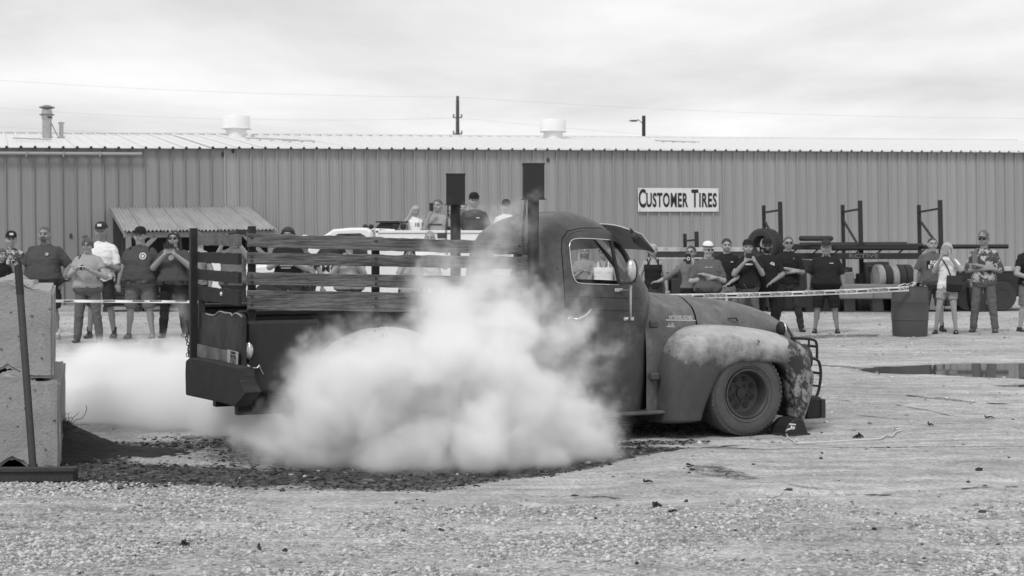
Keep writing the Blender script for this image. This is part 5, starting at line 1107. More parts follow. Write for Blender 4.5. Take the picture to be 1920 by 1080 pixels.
# --- far right group
r, h, _ = person(1748, 621, 443, 'dark haired man in lettered grey tee behind the white tee woman', bulk=.65, arms=('down', 'behind'), shirt=cloth('slate_cloth', .11), trousers=C_DG, short=1, hair=HAIRD, hairstyle='crop', sleeve=.7, sock=C_BLK)
MB().box(-.15, .15, -.180, -.170, 1.19, 1.34).build('print_panel', C_BLK, r); print_(r, 'ROAD', .09, (.03, -.185, 1.305), bold=.004, sx=.9); print_(r, 'REVIVAL', .09, (.0, -.185, 1.225), bold=.004, sx=.72)
r, h, _ = person(1776, 626, 452, 'blonde woman in white tee and shorts taking a photo', fem=1, bulk=.05, arms=('face', 'face'), shirt=C_WH, trousers=C_LG, short=2, hair=HAIRL, hairstyle='long', skin=SKIN, stance=.10, sx=-.03, yaw=-22, hp=6)
held('mobile_phone', r, (0, -.33, 1.62), (.075, .012, .13), M('phone_case', .3, .4), 'phone in patterned case held by the blonde woman', 'phone')
bagp = wpos(r, (.15, -.13, .98)); b_ = MB().box(-.12, .12, -.05, .05, -.13, .13).build('shoulder_bag', C_BLK, None, bevel=.02, label='black shoulder bag hanging at the blonde woman\'s hip', category='bag'); b_.location = bagp; b_.rotation_euler = (0, R(4), R(-20))
mb = MB(); mb.tube([wpos(r, p)-bagp for p in ((.10, -.15, 1.08), (.03, -.165, 1.28), (-.08, -.08, 1.44), (-.10, .05, 1.44), (-.02, .14, 1.25), (.16, .06, 1.08))], .010, 6, smooth=3); s_ = mb.build('bag_strap', C_BLK, None); s_.parent = b_; s_.matrix_parent_inverse = Matrix(); s_.rotation_euler = (0, 0, 0); s_.matrix_basis = b_.rotation_euler.to_matrix().to_4x4().inverted()
MB().box(-.125, .125, -.056, .0, -.02, .13).build('bag_flap', C_DK, b_, bevel=.01)
r, h, _ = person(1845, 623, 432, 'older man in camouflage cap, floral shirt and jeans, arms folded', bulk=.3, arms=('crossB', 'crossA'), shirt=C_PAT, trousers=JEAN, cap=C_CAMO, glasses=1, hair=HAIRG, beard=True, sleeve=.9, stance=.10, yaw=-25, hy=-10, hem=.86, skin=SKIN_D, shoes=C_DG)
MB().loft([[(-.19, -.10, 1.42), (-.11, -.13, 1.45), (-.09, .02, 1.50), (-.18, .06, 1.47)], [(-.18, -.17, 1.18), (-.08, -.19, 1.16), (-.07, -.16, 1.20), (-.17, -.13, 1.2)]]).build('jacket_over_shoulder', C_MG, r, bevel=.01)
person(1931, 621, 440, 'person in black top and grey shorts cut by the right frame edge', bulk=.4, arms=('belly', 'down'), shirt=C_BLK, trousers=C_MG, short=1, hair=HAIRD, yaw=15)
# ================================================================== VEHICLES AND YARD THINGS BEHIND
VW = M('vehicle_white', .80, .25, var=.05, scale=2, bump=0, spec=.6); DGL = M('dark_glass', .03, .08, bump=0, spec=.8)
def on(px, Y): return ((px-960)/F*Y, Y)
def ZZ(py, Y): return EYE-(py-HZ)/F*Y
# service truck body facing the camera side-on, with its cab towards the left
Yb = 29.2; x0, x1 = on(704, Yb)[0], on(985, Yb)[0]; L_ = x1-x0; zt = ZZ(432, Yb)
st = thing('service_truck', (x0, Yb, 0), 0, 'white service truck with tool body that onlookers stand on', 'truck')
MB().box(.01, L_, .02, .50, .45, zt-.05).build('side_box', VW, st, bevel=.02); MB().box(.01, L_, 1.5, 1.95, .45, zt-.05).build('side_box', VW, st, bevel=.02); MB().box(.05, L_-.05, .5, 1.5, .45, .55).build('bed_floor', VW, st)
MB().box(.0, L_+.02, .0, .10, zt-.05, zt).build('top_rail', VW, st, bevel=.008); MB().box(0, .06, 0, 1.95, .45, zt+.02).build('front_panel', VW, st, bevel=.01)
for k, (a, b) in enumerate(((.15, .75), (.82, 1.42), (1.5, 2.1), (2.15, L_-.08))):
    if b > a: MB().box(a, b, -.006, .018, .52, zt-.14).build('tool_door', VW, st, bevel=.006); MB().box((a+b)/2-.05, (a+b)/2+.05, -.016, -.005, 1.1, 1.13).build('door_latch', STEEL, st)
a = on(820, Yb)[0]-x0; MB().box(a, a+.16, -.012, -.002, ZZ(447, Yb), ZZ(438, Yb)).build('side_window', DGL, st)
cb0 = on(560, Yb)[0]-x0; ct = ZZ(429, Yb)+.02
prof = [(cb0-1.15, .45), (cb0-1.15, .98), (cb0-.1, 1.12), (cb0+.35, ct-.22), (cb0+.62, ct-.03), (cb0+.95, ct), (-.18, ct), (-.06, ct-.06), (-.02, 1.1), (-.02, .45)]
MB().prism(prof, .05, 1.85, 'y').build('cab', VW, st, bevel=.04)
wprof = [(cb0+.25, 1.16), (cb0+.52, ct-.22), (cb0+.72, ct-.11), (-.28, ct-.10), (-.18, ct-.16), (-.14, 1.16)]; MB().prism(wprof, .035, .05, 'y').build('side_window', DGL, st)
MB().box(.0, L_, .2, 1.7, .3, .45).build('chassis', BLACK, st)
for x in (cb0-.5, L_*.55):
    for y in (.02, 1.65): w = MB().lathe([(.0005, .0), (.2, .0), (.22, -.01), (.36, -.02), (.38, .03), (.38, .22), (.0005, .22)], 32, 'y').build('wheel', RUBBER, st, smooth=.7); w.location = (x, y, .38)
text('side_lettering', 'MC', .19, STEEL, st, (on(618, Yb)[0]-x0, .03, ZZ(504, Yb)), sx=1.1, bold=.004, depth=.004)
# rooftop gear of the cab: light bar, tool boxes, work lights
lb = MB(); a0, a1 = on(700, Yb)[0]-x0, on(752, Yb)[0]-x0
mb = MB(); mb.prism([(a0, zt+.04), (a0+.10, zt+.14), (a0+.45, zt+.14), (a0+.40, zt+.02)], .3, .9, 'y'); mb.build('tool_chest', BLACK, st, bevel=.01)
MB().box(a0+.02, a0+.62, .25, .95, zt+.145, zt+.17).build('chest_lid', STEEL, st); MB().box(a0+.06, a0+.40, .3, .9, zt+.17, zt+.19).build('chest_pad', C_LG, st, bevel=.006); MB().box(a1-.14, L_*.42, .55, .9, zt, zt+.14).build('white_box', VW, st, bevel=.01)
for px in (741, 756): x = on(px, Yb)[0]-x0; MB().box(x-.05, x+.05, .03, .07, zt+.02, zt+.115).build('work_light', BLACK, st, bevel=.012); MB().bar((x, .05, zt-.0), (x, .05, zt+.03), .02).build('light_foot', BLACK, st)
for px in (682, 693): x = on(px, Yb)[0]-x0; MB().ell((x, .3, zt+.07), (.05, .05, .045), 10, 8).build('beacon', BLACK, st, smooth=1.)
# white van left of it, only its roof shows over the rack
Yv = 31.5; vx = on(592, Yv)[0]
vn = thing('white_van', (vx, Yv, 0), 0, 'white van parked behind the rack, roof just visible', 'van'); vt = ZZ(428, Yv)
rg = []
for y, k in ((0, .97), (.12, 1.), (1.6, 1.), (1.75, .97)): rg.append([(x, y, z*(k if z > 1 else 1)) for x, z in ((-.9, .4), (-.9, 1.0), (-.25, 1.1), (.05, vt-.2), (.3, vt-.05), (.7, vt), (2.6, vt), (2.75, vt-.08), (2.8, .4))])
MB().loft(rg).build('body', VW, vn, smooth=.5); MB().prism([(.12, 1.2), (.3, vt-.22), (.45, vt-.15), (1.1, vt-.15), (1.1, 1.2)], -.02, .0, 'y').build('side_window', DGL, vn)
for x in (-.4, 2.1): w = MB().lathe([(.0005, .0), (.2, .0), (.33, -.02), (.35, .03), (.35, .2), (.0005, .2)], 28, 'y').build('wheel', RUBBER, vn, smooth=.7); w.location = (x, .0, .35)
# long low white panel trailer seen in the gaps of the rack, left part
Yt = 31; xa, xb = on(388, Yt)[0], on(575, Yt)[0]
tl = thing('white_trailer', (xa, Yt, 0), 0, 'low white panelled trailer seen between the rack boards', 'trailer')
nP = 6
for k in range(nP): MB().box((xb-xa)*k/nP+.004, (xb-xa)*(k+1)/nP-.004, 0, .04, .45, ZZ(478, Yt)).build('side_panel', VW, tl, bevel=.004)
MB().box(0, xb-xa, .04, 1.4, .4, .5).build('deck', STEEL, tl); MB().box(0, xb-xa, -.02, .06, ZZ(478, Yt), ZZ(474, Yt)).build('top_rail', VW, tl)
for x in (.6, 1.4): w = MB().lathe([(.0005, .0), (.15, .0), (.28, -.02), (.3, .03), (.3, .2), (.0005, .2)], 24, 'y').build('wheel', RUBBER, tl, smooth=.7); w.location = (x, -.06, .3)
# ------------------------------------------------------------------ pallet rack frames and stock behind the crowd
RK = M('rack_steel', .035, .6, .2, var=.3)
Yr = 34.0
def rframe(pxa, ta, pxb, tb, lab):
    a = Vector((on(pxa, Yr+1.1)[0], Yr+1.1, 0)); b = Vector((on(pxb, Yr)[0], Yr, 0)); t = thing('rack_frame', b, 0, lab, 'rack frame', 'upright frames of the tyre rack')
    lean = Vector((-.04, 0, 0)); A0 = a-b; za, zb = ZZ(ta, Yr+1.1), ZZ(tb, Yr)
    P = lambda o, z: o+Vector((-.022*z, 0, z))
    MB().bar(P(A0, 0), P(A0, za), .075, .075).build('upright', RK, t, bevel=.006); MB().bar(P(Vector(), 0), P(Vector(), zb), .085, .085).build('upright', RK, t, bevel=.006)
    MB().bar(P(A0, za-.16), P(Vector(), zb-.18), .04, .04).build('cross_strut', RK, t); MB().bar(P(A0, za-.32), P(Vector(), zb-1.05), .04, .04).build('diagonal_brace', RK, t); MB().bar(P(A0, .4), P(Vector(), .5), .04, .04).build('cross_strut', RK, t)
    MB().box(-.1, .1, -.1, .1, 0, .012).build('foot_plate', RK, t)
rframe(1436, 385, 1467, 378, 'tall rack frame rising above the big tyre'); rframe(1584, 384, 1617, 376, 'tall rack frame right of the dark pipe tray'); rframe(1727, 384, 1767, 375, 'tall rack frame above the lettered tee man'); rframe(1287, 438, 1309, 434, 'short rack frame above the filming woman')
def beamobj(name, pa, pb, Y, h, d, mat, lab, cat, **k):
    a = Vector(AT(pa[0], pa[1], Y)); b = Vector(AT(pb[0], pb[1], Y)); o = MB().bar((0, 0, 0), b-a, d, h).build(name, mat, None, bevel=.008, label=lab, category=cat, **k); o.location = a; return o
WTH = M('weathered_white_steel', .5, .6, var=.25, v2=.1, th=.6, scale=3)
t = thing('flatbed_rail', AT(1215, 472, 33.6), 0, 'long pale steel rail behind the filming woman', 'steel rail')
xe = AT(1425, 468, 33.6)[0]-t.location.x; MB().box(0, xe, 0, .1, 0, .09).build('top_flange', WTH, t, bevel=.01); MB().box(0, xe, .02, .06, -.12, 0).build('web', STEEL, t); MB().box(0, xe, -.01, .1, -.15, -.12).build('bottom_flange', WTH, t)
t = thing('rack_beam', AT(1420, 477, 33.7), 0, 'long dark rack beam with scrawled white lettering', 'beam'); xe = AT(1722, 470, 33.7)[0]-t.location.x
MB().box(0, xe, 0, .08, -.10, .03).build('lower_chord', RK, t, bevel=.006); MB().box(0, xe, 0, .9, .10, .14).build('shelf_deck', RK, t); MB().box(0, xe, -.02, .03, .11, .17).build('upper_chord', RK, t, bevel=.006)
for x in np.arange(.2, xe, .45): MB().bar((x, .04, -.05), (x+.2, .04, .12), .03).build('lattice_bar', RK, t)
text('beam_lettering', 'RCTIVE', .11, C_MG, t, (xe*.66, -.004, -.035), sx=1.7, depth=.002, bold=.003)
text('beam_lettering', 'YOU WIN', .11, C_LG, t, (xe*.27, -.004, -.035), sx=1.2, depth=.002, bold=.003) if False else None
for k, (px0, px1, py, r_) in enumerate(((1440, 1730, 461, .045), (1500, 1700, 457, .03), (1640, 1890, 463, .05), (1560, 1725, 466, .05))):
    a = Vector(AT(px0, py, 34.1+k*.15)); b = Vector(AT(px1, py-1, 34.1+k*.15)); o = MB().tube([(0, 0, 0), b-a], r_, 10).build('pipe', M('dull_pipe', .14, .6, .3) if k == 3 else RK, None, smooth=1., label=('long dark pipe lying across the rack above the crowd', 'thin dark pipe lying on the larger rack pipe', 'dark pipe sticking out right past the last rack frame', 'dull grey pipe lying at the front of the rack')[k], category='pipe'); o.location = a
# big tyre on the rack, flat tray, coiled rolls
def tyre_thing(px, py, Y, r, w, rz, lab, tilt=0, lie=False):
    t = thing('loose_tyre', AT(px, py, Y), rot=(R(tilt), 0, R(rz)), label=lab, cat='tyre')
    MB().lathe([(r*.58, -w/2+.02), (r*.62, -w/2), (r*.9, -w/2-.01), (r*.98, -w/2+.02), (r, -w/2+.06), (r, w/2-.06), (r*.98, w/2-.02), (r*.9, w/2+.01), (r*.62, w/2), (r*.58, w/2-.02), (r*.58, -w/2+.02)], 40, 'z' if lie else 'y').build('tyre_body', RUBBER, t, smooth=.7)
    if not lie:
        mb = MB()
        for k in range(40): m = Matrix.Rotation(2*math.pi*k/40, 4, 'Y'); mb.box(-.02, .02, -w/2+.02, -.01, r-.01, r+.012, m); mb.box(.0, .04, .01, w/2-.02, r-.01, r+.012, m)
        mb.build('tread', RUBBER, t)
    return t
tyre_thing(1434, 460, 33.5, .34, .34, -38, 'big treaded tyre standing on the rack behind black tee men')
tyre_thing(1530, 447, 33.6, .36, .09, 0, 'thin tyre lying flat above the bearded man', lie=True)
t = thing('banded_drum_roll', AT(1680, 522, 33.2), rot=(0, 0, R(8)), label='horizontal roll with pale bands under the rack', cat='roll')
for k in range(7): 
    x = -.45+k*.15; MB().lathe([(.0005, x), (.27, x), (.29, x+.02), (.29, x+.12), (.27, x+.14), (.0005, x+.14)], 30, 'x').build('band', M('worn_band', .27, .7, var=.4, v2=.08, th=.58, scale=5) if k in (0, 2, 5) else BLACK, t, smooth=.6)
t = thing('strap_frame', AT(1680, 500, 33.6), 0, 'thin dark bar frame resting over the banded roll', 'frame'); MB().tube([(-.6, 0, .0), (-.2, -.1, .02), (.35, 0, .0), (.5, 0, .03)], .02, 6).build('bar', RK, t); MB().tube([(-.5, 0, -.05), (.45, 0, -.03)], .02, 6).build('bar', RK, t)
CB = M('barrier_grey', .20, .85, var=.25, scale=4); 
for px, lab in ((1598, 'grey concrete barrier left of the dark sack pile'), (1672, 'grey concrete barrier beside the plastic barrel')):
    o = MB().prism([(-.45, 0), (-.45, .30), (.40, .30), (.42, 0)], -.2, .2, 'y').build('concrete_barrier', CB, None, bevel=.02, label=lab, category='barrier'); x, y = on(px, 33.0); o.location = (x, y, ZZ(560, 33.0)+.0)
t = thing('scrap_heap', (on(1640, 33.4)[0], 33.4, .12), 0, 'dark heap of scrap along the wall behind the barriers', 'scrap')
for k in range(46):
    a = random.uniform(-2.6, 2.2); h = random.uniform(.2, .5)*(1.9 if a < -.6 else 1); w = random.uniform(.12, .4); MB().box(a, a+w, random.uniform(-.3, .3), random.uniform(.35, .7), -.15, h*.9, Matrix.Rotation(random.uniform(-.12, .12), 4, 'Y')).build('scrap_piece', random.choice([BLACK, RK, CB, BLACK, STEEL]), t, bevel=.01)
t = thing('scrap_heap', (on(1330, 33.8)[0], 33.8, 0), 0, 'dark stacked stock behind the men in black tees', 'scrap')
for k in range(40):
    a = random.uniform(-1.3, 3.4); h = random.uniform(.3, .95); w = random.uniform(.12, .5); MB().box(a, a+w, random.uniform(-.3, .3), random.uniform(.35, .7), 0, h, Matrix.Rotation(random.uniform(-.05, .05), 4, 'Y')).build('stock_piece', random.choice([BLACK, RK, BLACK, STEEL, DK]), t, bevel=.01)
# dark low trailer at the far right
Yt = 33.6; xa, xb = on(1782, Yt)[0], on(1960, Yt)[0]; t = thing('low_trailer', (xa, Yt, 0), 0, 'low dark trailer behind the man in floral shirt', 'trailer')
MB().box(0, xb-xa, 0, 1.2, .30, ZZ(509, Yt)).build('deck_box', BLACK, t, bevel=.02); MB().box(.1, xb-xa-.7, -.03, .05, ZZ(506, Yt)-.02, ZZ(500, Yt)).build('side_rail', WTH, t, bevel=.008)
for x in (.35, 1.05): w = MB().lathe([(.0005, .0), (.14, .0), (.15, -.01), (.29, -.02), (.31, .03), (.31, .2), (.0005, .2)], 26, 'y').build('wheel', RUBBER, t, smooth=.7); w.location = (x, -.12, .31)
for x in (.5, .62, .74): MB().lathe([(.0005, 0), (.045, 0), (.05, .03), (.03, .06), (.0005, .06)], 12, 'z', (x, .1, ZZ(500, Yt))).build('rail_knob', BLACK, t, smooth=.7)
# ------------------------------------------------------------------ plastic barrel, tape
bx, by = G(1706, 631); t = thing('plastic_barrel', (bx, by, 0), 0, 'grey plastic barrel anchoring the caution tape', 'barrel')
hB = ZZ(538, by); rb = 34.5/F*by
BM_ = M('barrel_plastic', .075, .5, var=.18, scale=3)
mb = MB(); mb.lathe([(.0005, 0), (rb*.90, 0), (rb*.93, .02), (rb*.97, hB*.34), (rb*1.0, hB*.345), (rb*1.0, hB*.36), (rb*.985, hB*.365), (rb*1.0, hB*.5), (rb*.985, hB*.70), (rb*1.0, hB*.71), (rb*1.0, hB*.725), (rb*.97, hB*.73), (rb*.95, hB*.97), (rb*.93, hB), (rb*.90, hB), (rb*.90, hB-.02), (.0005, hB-.02)], 40, 'z'); mb.build('drum_shell', BM_, t, smooth=.6)
MB().lathe([(rb*.90, hB-.005), (rb*.955, hB-.005), (rb*.96, hB+.012), (rb*.90, hB+.014)], 36, 'z').build('rim_hoop', BM_, t, smooth=.6)
o = thing('tape_bundle', (bx-.02, by-.05, hB), 0, 'crumpled end of caution tape heaped on the barrel', 'tape')
for k in range(9):
    a = random.uniform(0, 6.28); MB().tube([(random.uniform(-.2, .25), random.uniform(-.1, .1), .02), (random.uniform(-.1, .2), random.uniform(-.1, .1), random.uniform(.03, .09)), (random.uniform(-.2, .3), random.uniform(-.1, .1), .015)], .028, 6, smooth=3, flat=.12).build('tape_fold', WTH if k % 3 else BLACK, o)
TP = M('tape_pale', .78, .5, var=.06, bump=0)
def tape(pa, pb, Ya, Yb_, lab, words, sag=0., wd=.076, tsz=.055):
    A, B = Vector(AT(*pa, Ya)), Vector(AT(*pb, Yb_)); n = 30; d = (B-A); 
    def at(t): return A+d*t+Vector((0, 0, -sag*4*t*(1-t)))
    o = thing('caution_tape', A, 0, lab, 'tape'); rg = [[], []]
    for i in range(n+1):
        p = at(i/n)-A; tw = .008*math.sin(i*.9); rg[0].append(p+Vector((0, tw, wd/2))); rg[1].append(p+Vector((0, -tw, -wd/2)))
    solid(MB().loft(rg, cap=False, closed=False).build('ribbon', TP, o, smooth=0), .002)
    m = 22 if words else 0
    for k in range(m):
        t_ = (k+.55)/m; p = at(t_)-A; q = at(t_+.01)-A; ang = math.atan2(q.z-p.z, (q-p).length); yz = math.atan2(q.y-p.y, q.x-p.x)
        if k % 3 == 2: MB().box(-.08, .08, -.016, -.012, -.012, .012, Matrix.Translation(p) @ Euler((0, -ang, yz)).to_matrix().to_4x4()).build('tape_mark', BLACK, o)
        else: text('tape_word', 'CAUTION', .064, BLACK, o, p+Vector((0, -.013, -.0)), rot=(R(90), -ang, yz), sx=.56, depth=.0015, bold=.001)
    return o
tape((1255, 556), (1704, 541), 23.8, by-.34, 'caution tape stretched from the truck side to the barrel', True, sag=.02)
tape((60, 564), (372, 566), 21.5, 22.0, 'thin caution tape crossing in front of the left onlookers', False, sag=.0, wd=.036)
for k, px in enumerate((128, 260, 292, 340, 205)):
    p = AT(px, 564.5, 21.6); q = MB().box(-.08, .08, -.008, -.004, -.008, .008).build('tape_mark', BLACK, None); tp_ = [o for o in COL.objects if o.name.startswith('caution_tape')][-1]; q.parent = tp_; q.location = Vector(p)-tp_.location
# ------------------------------------------------------------------ concrete blocks, leaning pole, channel, mound
BC = M('cast_concrete', .34, .9, var=.22, scale=5, fine=60, bump=.22, v2=.27, th=.60, soft=.20)
def block(cx, y, z, hw, h, rz, lab, seed):
    n = 1; t = .085; gp = [(-hw, 0), (-.135, 0), (-.0, .085), (.135, 0), (hw, 0), (hw, h), (.14, h), (.05, h+.075), (-.05, h+.075), (-.14, h), (-hw, h)]
    mb = MB(); mb.loft([[(x, yy, zz) for x, zz in gp] for yy in np.linspace(0, 1.83, 8)]); me = mb.mesh('block')
    bm = bmesh.new(); bm.from_mesh(me); es = [e for e in bm.edges if e.is_manifold and e.calc_face_angle(0) > .5]
    bmesh.ops.bevel(bm, geom=es, offset=.018, segments=2, affect='EDGES', clamp_overlap=True); bmesh.ops.triangulate(bm, faces=bm.faces); bmesh.ops.subdivide_edges(bm, edges=[e for e in bm.edges if e.calc_length() > .06], cuts=3, use_grid_fill=True); bmesh.ops.triangulate(bm, faces=bm.faces)
    bm.normal_update()
    for v in bm.verts:
        p = v.co; e_ = max(0, 1-min(abs(abs(p.x)-hw), abs(p.z-h), abs(p.y))/.05)
        v.co = p+v.normal*(mnoise.noise(Vector((p.x*7+seed, p.y*7, p.z*7)))*.007-e_*abs(mnoise.noise(Vector((p.x*22+seed, p.y*22, p.z*22))))*.017)
    bm.to_mesh(me); bm.free()
    o = link('concrete_block', me, BC, None, smooth=.5, label=lab, category='concrete block', group='interlocking concrete blocks'); o.location = (cx, y, z); o.rotation_euler = (0, 0, R(rz))
    for k in range(34):
        px_, pz = random.uniform(-hw+.03, hw-.02), random.uniform(.1, h-.03); r_ = .0025+.009*random.random()**3; MB().ell((px_, -.001, pz), (r_*random.uniform(.8, 1.8), .004, r_), 7, 5).build('pit', M('pit_shade', .16, .9), o)
    return o
block(-3.375, 10.80, .0, .315, .605, 14.5, 'lower weathered concrete block beside the leaning pole', 1)
block(-3.42, 10.84, .62, .305, .60, 15.5, 'upper weathered concrete block beside the leaning pole', 5)
block(-4.05, 10.72, .0, .31, .605, 14.5, 'lower concrete block cut by the left frame edge', 9)
MB().box(-.18, .1, -.06, .06, 0, .03).build('timber_offcut', M('pale_timber', .42, .8, var=.3), None, label='pale timber offcut lying on top of the upper block', category='timber').location = AT(40, 533, 11.05)
a, b = Vector(AT(34, 498, 10.62)), Vector(AT(63, 884, 10.42)); b.z = .03
t = thing('steel_pole', b, 0, 'rusty steel pole leaning against the concrete blocks', 'pole'); d = (a-b)
MB().tube([(0, 0, 0), d*.86], .024, 16).build('shaft', M('pole_grey', .065, .5, .4, var=.3), t, smooth=1.); MB().tube([d*.86, d], .026, 16).build('upper_sleeve', BLACK, t, smooth=1.); MB().tube([(0, 0, 0), d*.055], .031, 16).build('foot_collar', MATS['pole_grey'], t, smooth=1.)
t = thing('steel_channel', (-3.55, 10.30, 0), R(3), 'dark steel channel lying at the foot of the blocks', 'steel channel'); xe = .62+.1
MB().box(-.4, xe, 0, .14, .0, .085).build('web', STEEL, t, bevel=.008); MB().box(-.4, xe+.01, -.02, .0, .07, .10).build('flange', STEEL, t, bevel=.004)
# mound of dark rubber dirt behind the blocks
mx, my = -2.75, 11.70
xs, ys = np.linspace(-1.3, 1.5, 90), np.linspace(-.75, .8, 60); X, Yg = np.meshgrid(xs, ys)
Hh = .36*np.clip(1-(X+.75)/.62, 0, 1)**1.2*np.exp(-(Yg/.40)**2)+.055*np.exp(-((X+.1)/.55)**2-(Yg/.30)**2)
Hh = Hh*(.7+.6*vnoise(X+5, Yg+5, 4, 51))+(vnoise(X+9, Yg+9, 16, 52)-.5)*.03*(Hh > .02)-.015
v = np.stack([X, Yg, Hh], -1).reshape(-1, 3); nx = len(xs); i = np.arange(nx*len(ys)).reshape(len(ys), nx); q = np.stack([i[:-1, :-1], i[:-1, 1:], i[1:, 1:], i[1:, :-1]], -1).reshape(-1, 4)
me = bpy.data.meshes.new('mound'); me.from_pydata(v.tolist(), [], q.tolist()); mo = link('rubber_dirt_mound', me, M('rubber_dirt', .028, .9, var=.6, scale=14, fine=60, bump=.3), None, smooth=0, kind='structure'); mo.location = (mx, my, 0)
TW = M('dry_twig', .06, .9)
mb = MB(); t = thing('dry_weed', AT(128, 800, 11.3), 0, 'dry wiry weed growing beside the lower concrete block', 'weed')
for k in range(26):
    p = Vector((random.uniform(-.05, .06), 0, random.uniform(-.05, .04))); pts = [p.copy()]; d = Vector((random.uniform(-.5, 1), random.uniform(-.4, .4), random.uniform(-.2, 1))).normalized()
    for j in range(4): p = p+d*.032; pts.append(p.copy()); d = (d+Vector((random.uniform(-.9, .9), random.uniform(-.5, .5), random.uniform(-.8, .7)))).normalized()
    mb.tube(pts, [.003, .0025, .002, .0018, .001], 4)
mb.build('stems', TW, t, kind='stuff'); MB().tube([(0, 0, 0), (.06, 0, .05), (.10, 0, .06), (.13, 0, .12), (.125, 0, .15)], .0022, 4, smooth=3).build('long_stem', TW, t)
# ------------------------------------------------------------------ chock, rope, debris
cx, cy = G(1478, 817); t = thing('wheel_chock', (cx+.06, cy+.03, 0), TH, 'black wedge chock in front of the near front wheel', 'wheel chock')
MB().prism([(-.11, 0), (-.09, .07), (-.03, .125), (.03, .135), (.07, .12), (.12, 0)], -.02, .2, 'y').build('wedge', BLACK, t, bevel=.008); MB().box(-.11, .13, -.025, .205, 0, .012).build('base', RUBBER, t)
RP = M('pale_rope', .58, .8, var=.15, fine=300)
def gp(px, py, z=.012): x, y = G(px, py); return Vector((x, y, z+float(ground_z(x, y))))
t = thing('rope', gp(1500, 832), 0, 'thin pale rope trailing from the chock across the slab', 'rope'); o = t.location
pts = [(Vector(AT(1486, 803, 12.6))-o), (Vector(AT(1476, 806, 12.55))-o), gp(1474, 816, .03)-o, gp(1478, 823)-o, gp(1490, 829)-o, gp(1495, 826, .02)-o, gp(1489, 832)-o, gp(1510, 833)-o, gp(1560, 831)-o, gp(1610, 827)-o, gp(1650, 826)-o, gp(1662, 820)-o, gp(1672, 822)-o, gp(1680, 814)-o, gp(1690, 812)-o]
MB().tube(pts, .0065, 6, smooth=5).build('rope_line', RP, t, smooth=1.2)
for c, n in (((1486, 802), 0), ((1684, 811), 1)):
    p0 = (Vector(AT(*c, 12.6)) if n == 0 else gp(*c, .02))-o; MB().tube([p0+Vector((random.uniform(-.03, .03), random.uniform(-.02, .02), random.uniform(-.02, .03))) for _ in range(9)], .0065, 6, smooth=4).build('knot', RP, t, smooth=1.2)
MB().tube([gp(1684, 812)-o, gp(1695, 810)-o, gp(1708, 811)-o], [.007, .004, .001], 6, smooth=3).build('frayed_end', RP, t)
def debris(px, py, s, lab, kind=0, cat='debris'):
    p = gp(px, py, .0); t = thing('tyre_scrap', p, random.uniform(0, 3), lab, cat); 
    if kind == 0:
        for k in range(9): MB().tube([(random.uniform(-s, s), random.uniform(-s, s), .004), (random.uniform(-s, s)*.6, random.uniform(-s, s)*.6, random.uniform(.2, 1.)*s), (random.uniform(-s, s), random.uniform(-s, s), .01)], .005, 5, smooth=3).build('rubber_strand', BLACK, t)
    else: MB().tube([(-s, 0, .012), (-s*.3, s*.15, .02), (s*.4, 0, .012), (s*.8, 0, s*.35), (s*.7, 0, s*.7)], [.004, .012, .013, .009, .003], 6, smooth=4, flat=.6).build('rubber_strip', BLACK, t)
debris(1608, 820, .045, 'tangled black tyre shred on the slab right of the rope'); debris(487, 1030, .045, 'curled black tyre strip on the near gravel', 1); debris(348, 1020, .035, 'small black tyre shred on the near gravel at left', 0)
debris(1262, 962, .03, 'bent black rubber strip right of the small shred', 1); debris(1232, 952, .03, 'small black shred on gravel below the front wheel', 0); debris(1200, 845, .06, 'curled black strip on the soot near the running board', 1); debris(1215, 915, .04, 'thin black strip on the slab edge', 1); debris(1745, 800, .05, 'dark twig scrap at the right slab edge', 1); debris(1855, 785, .05, 'dark dirt clump at the end of the long crack', 1)
flush()
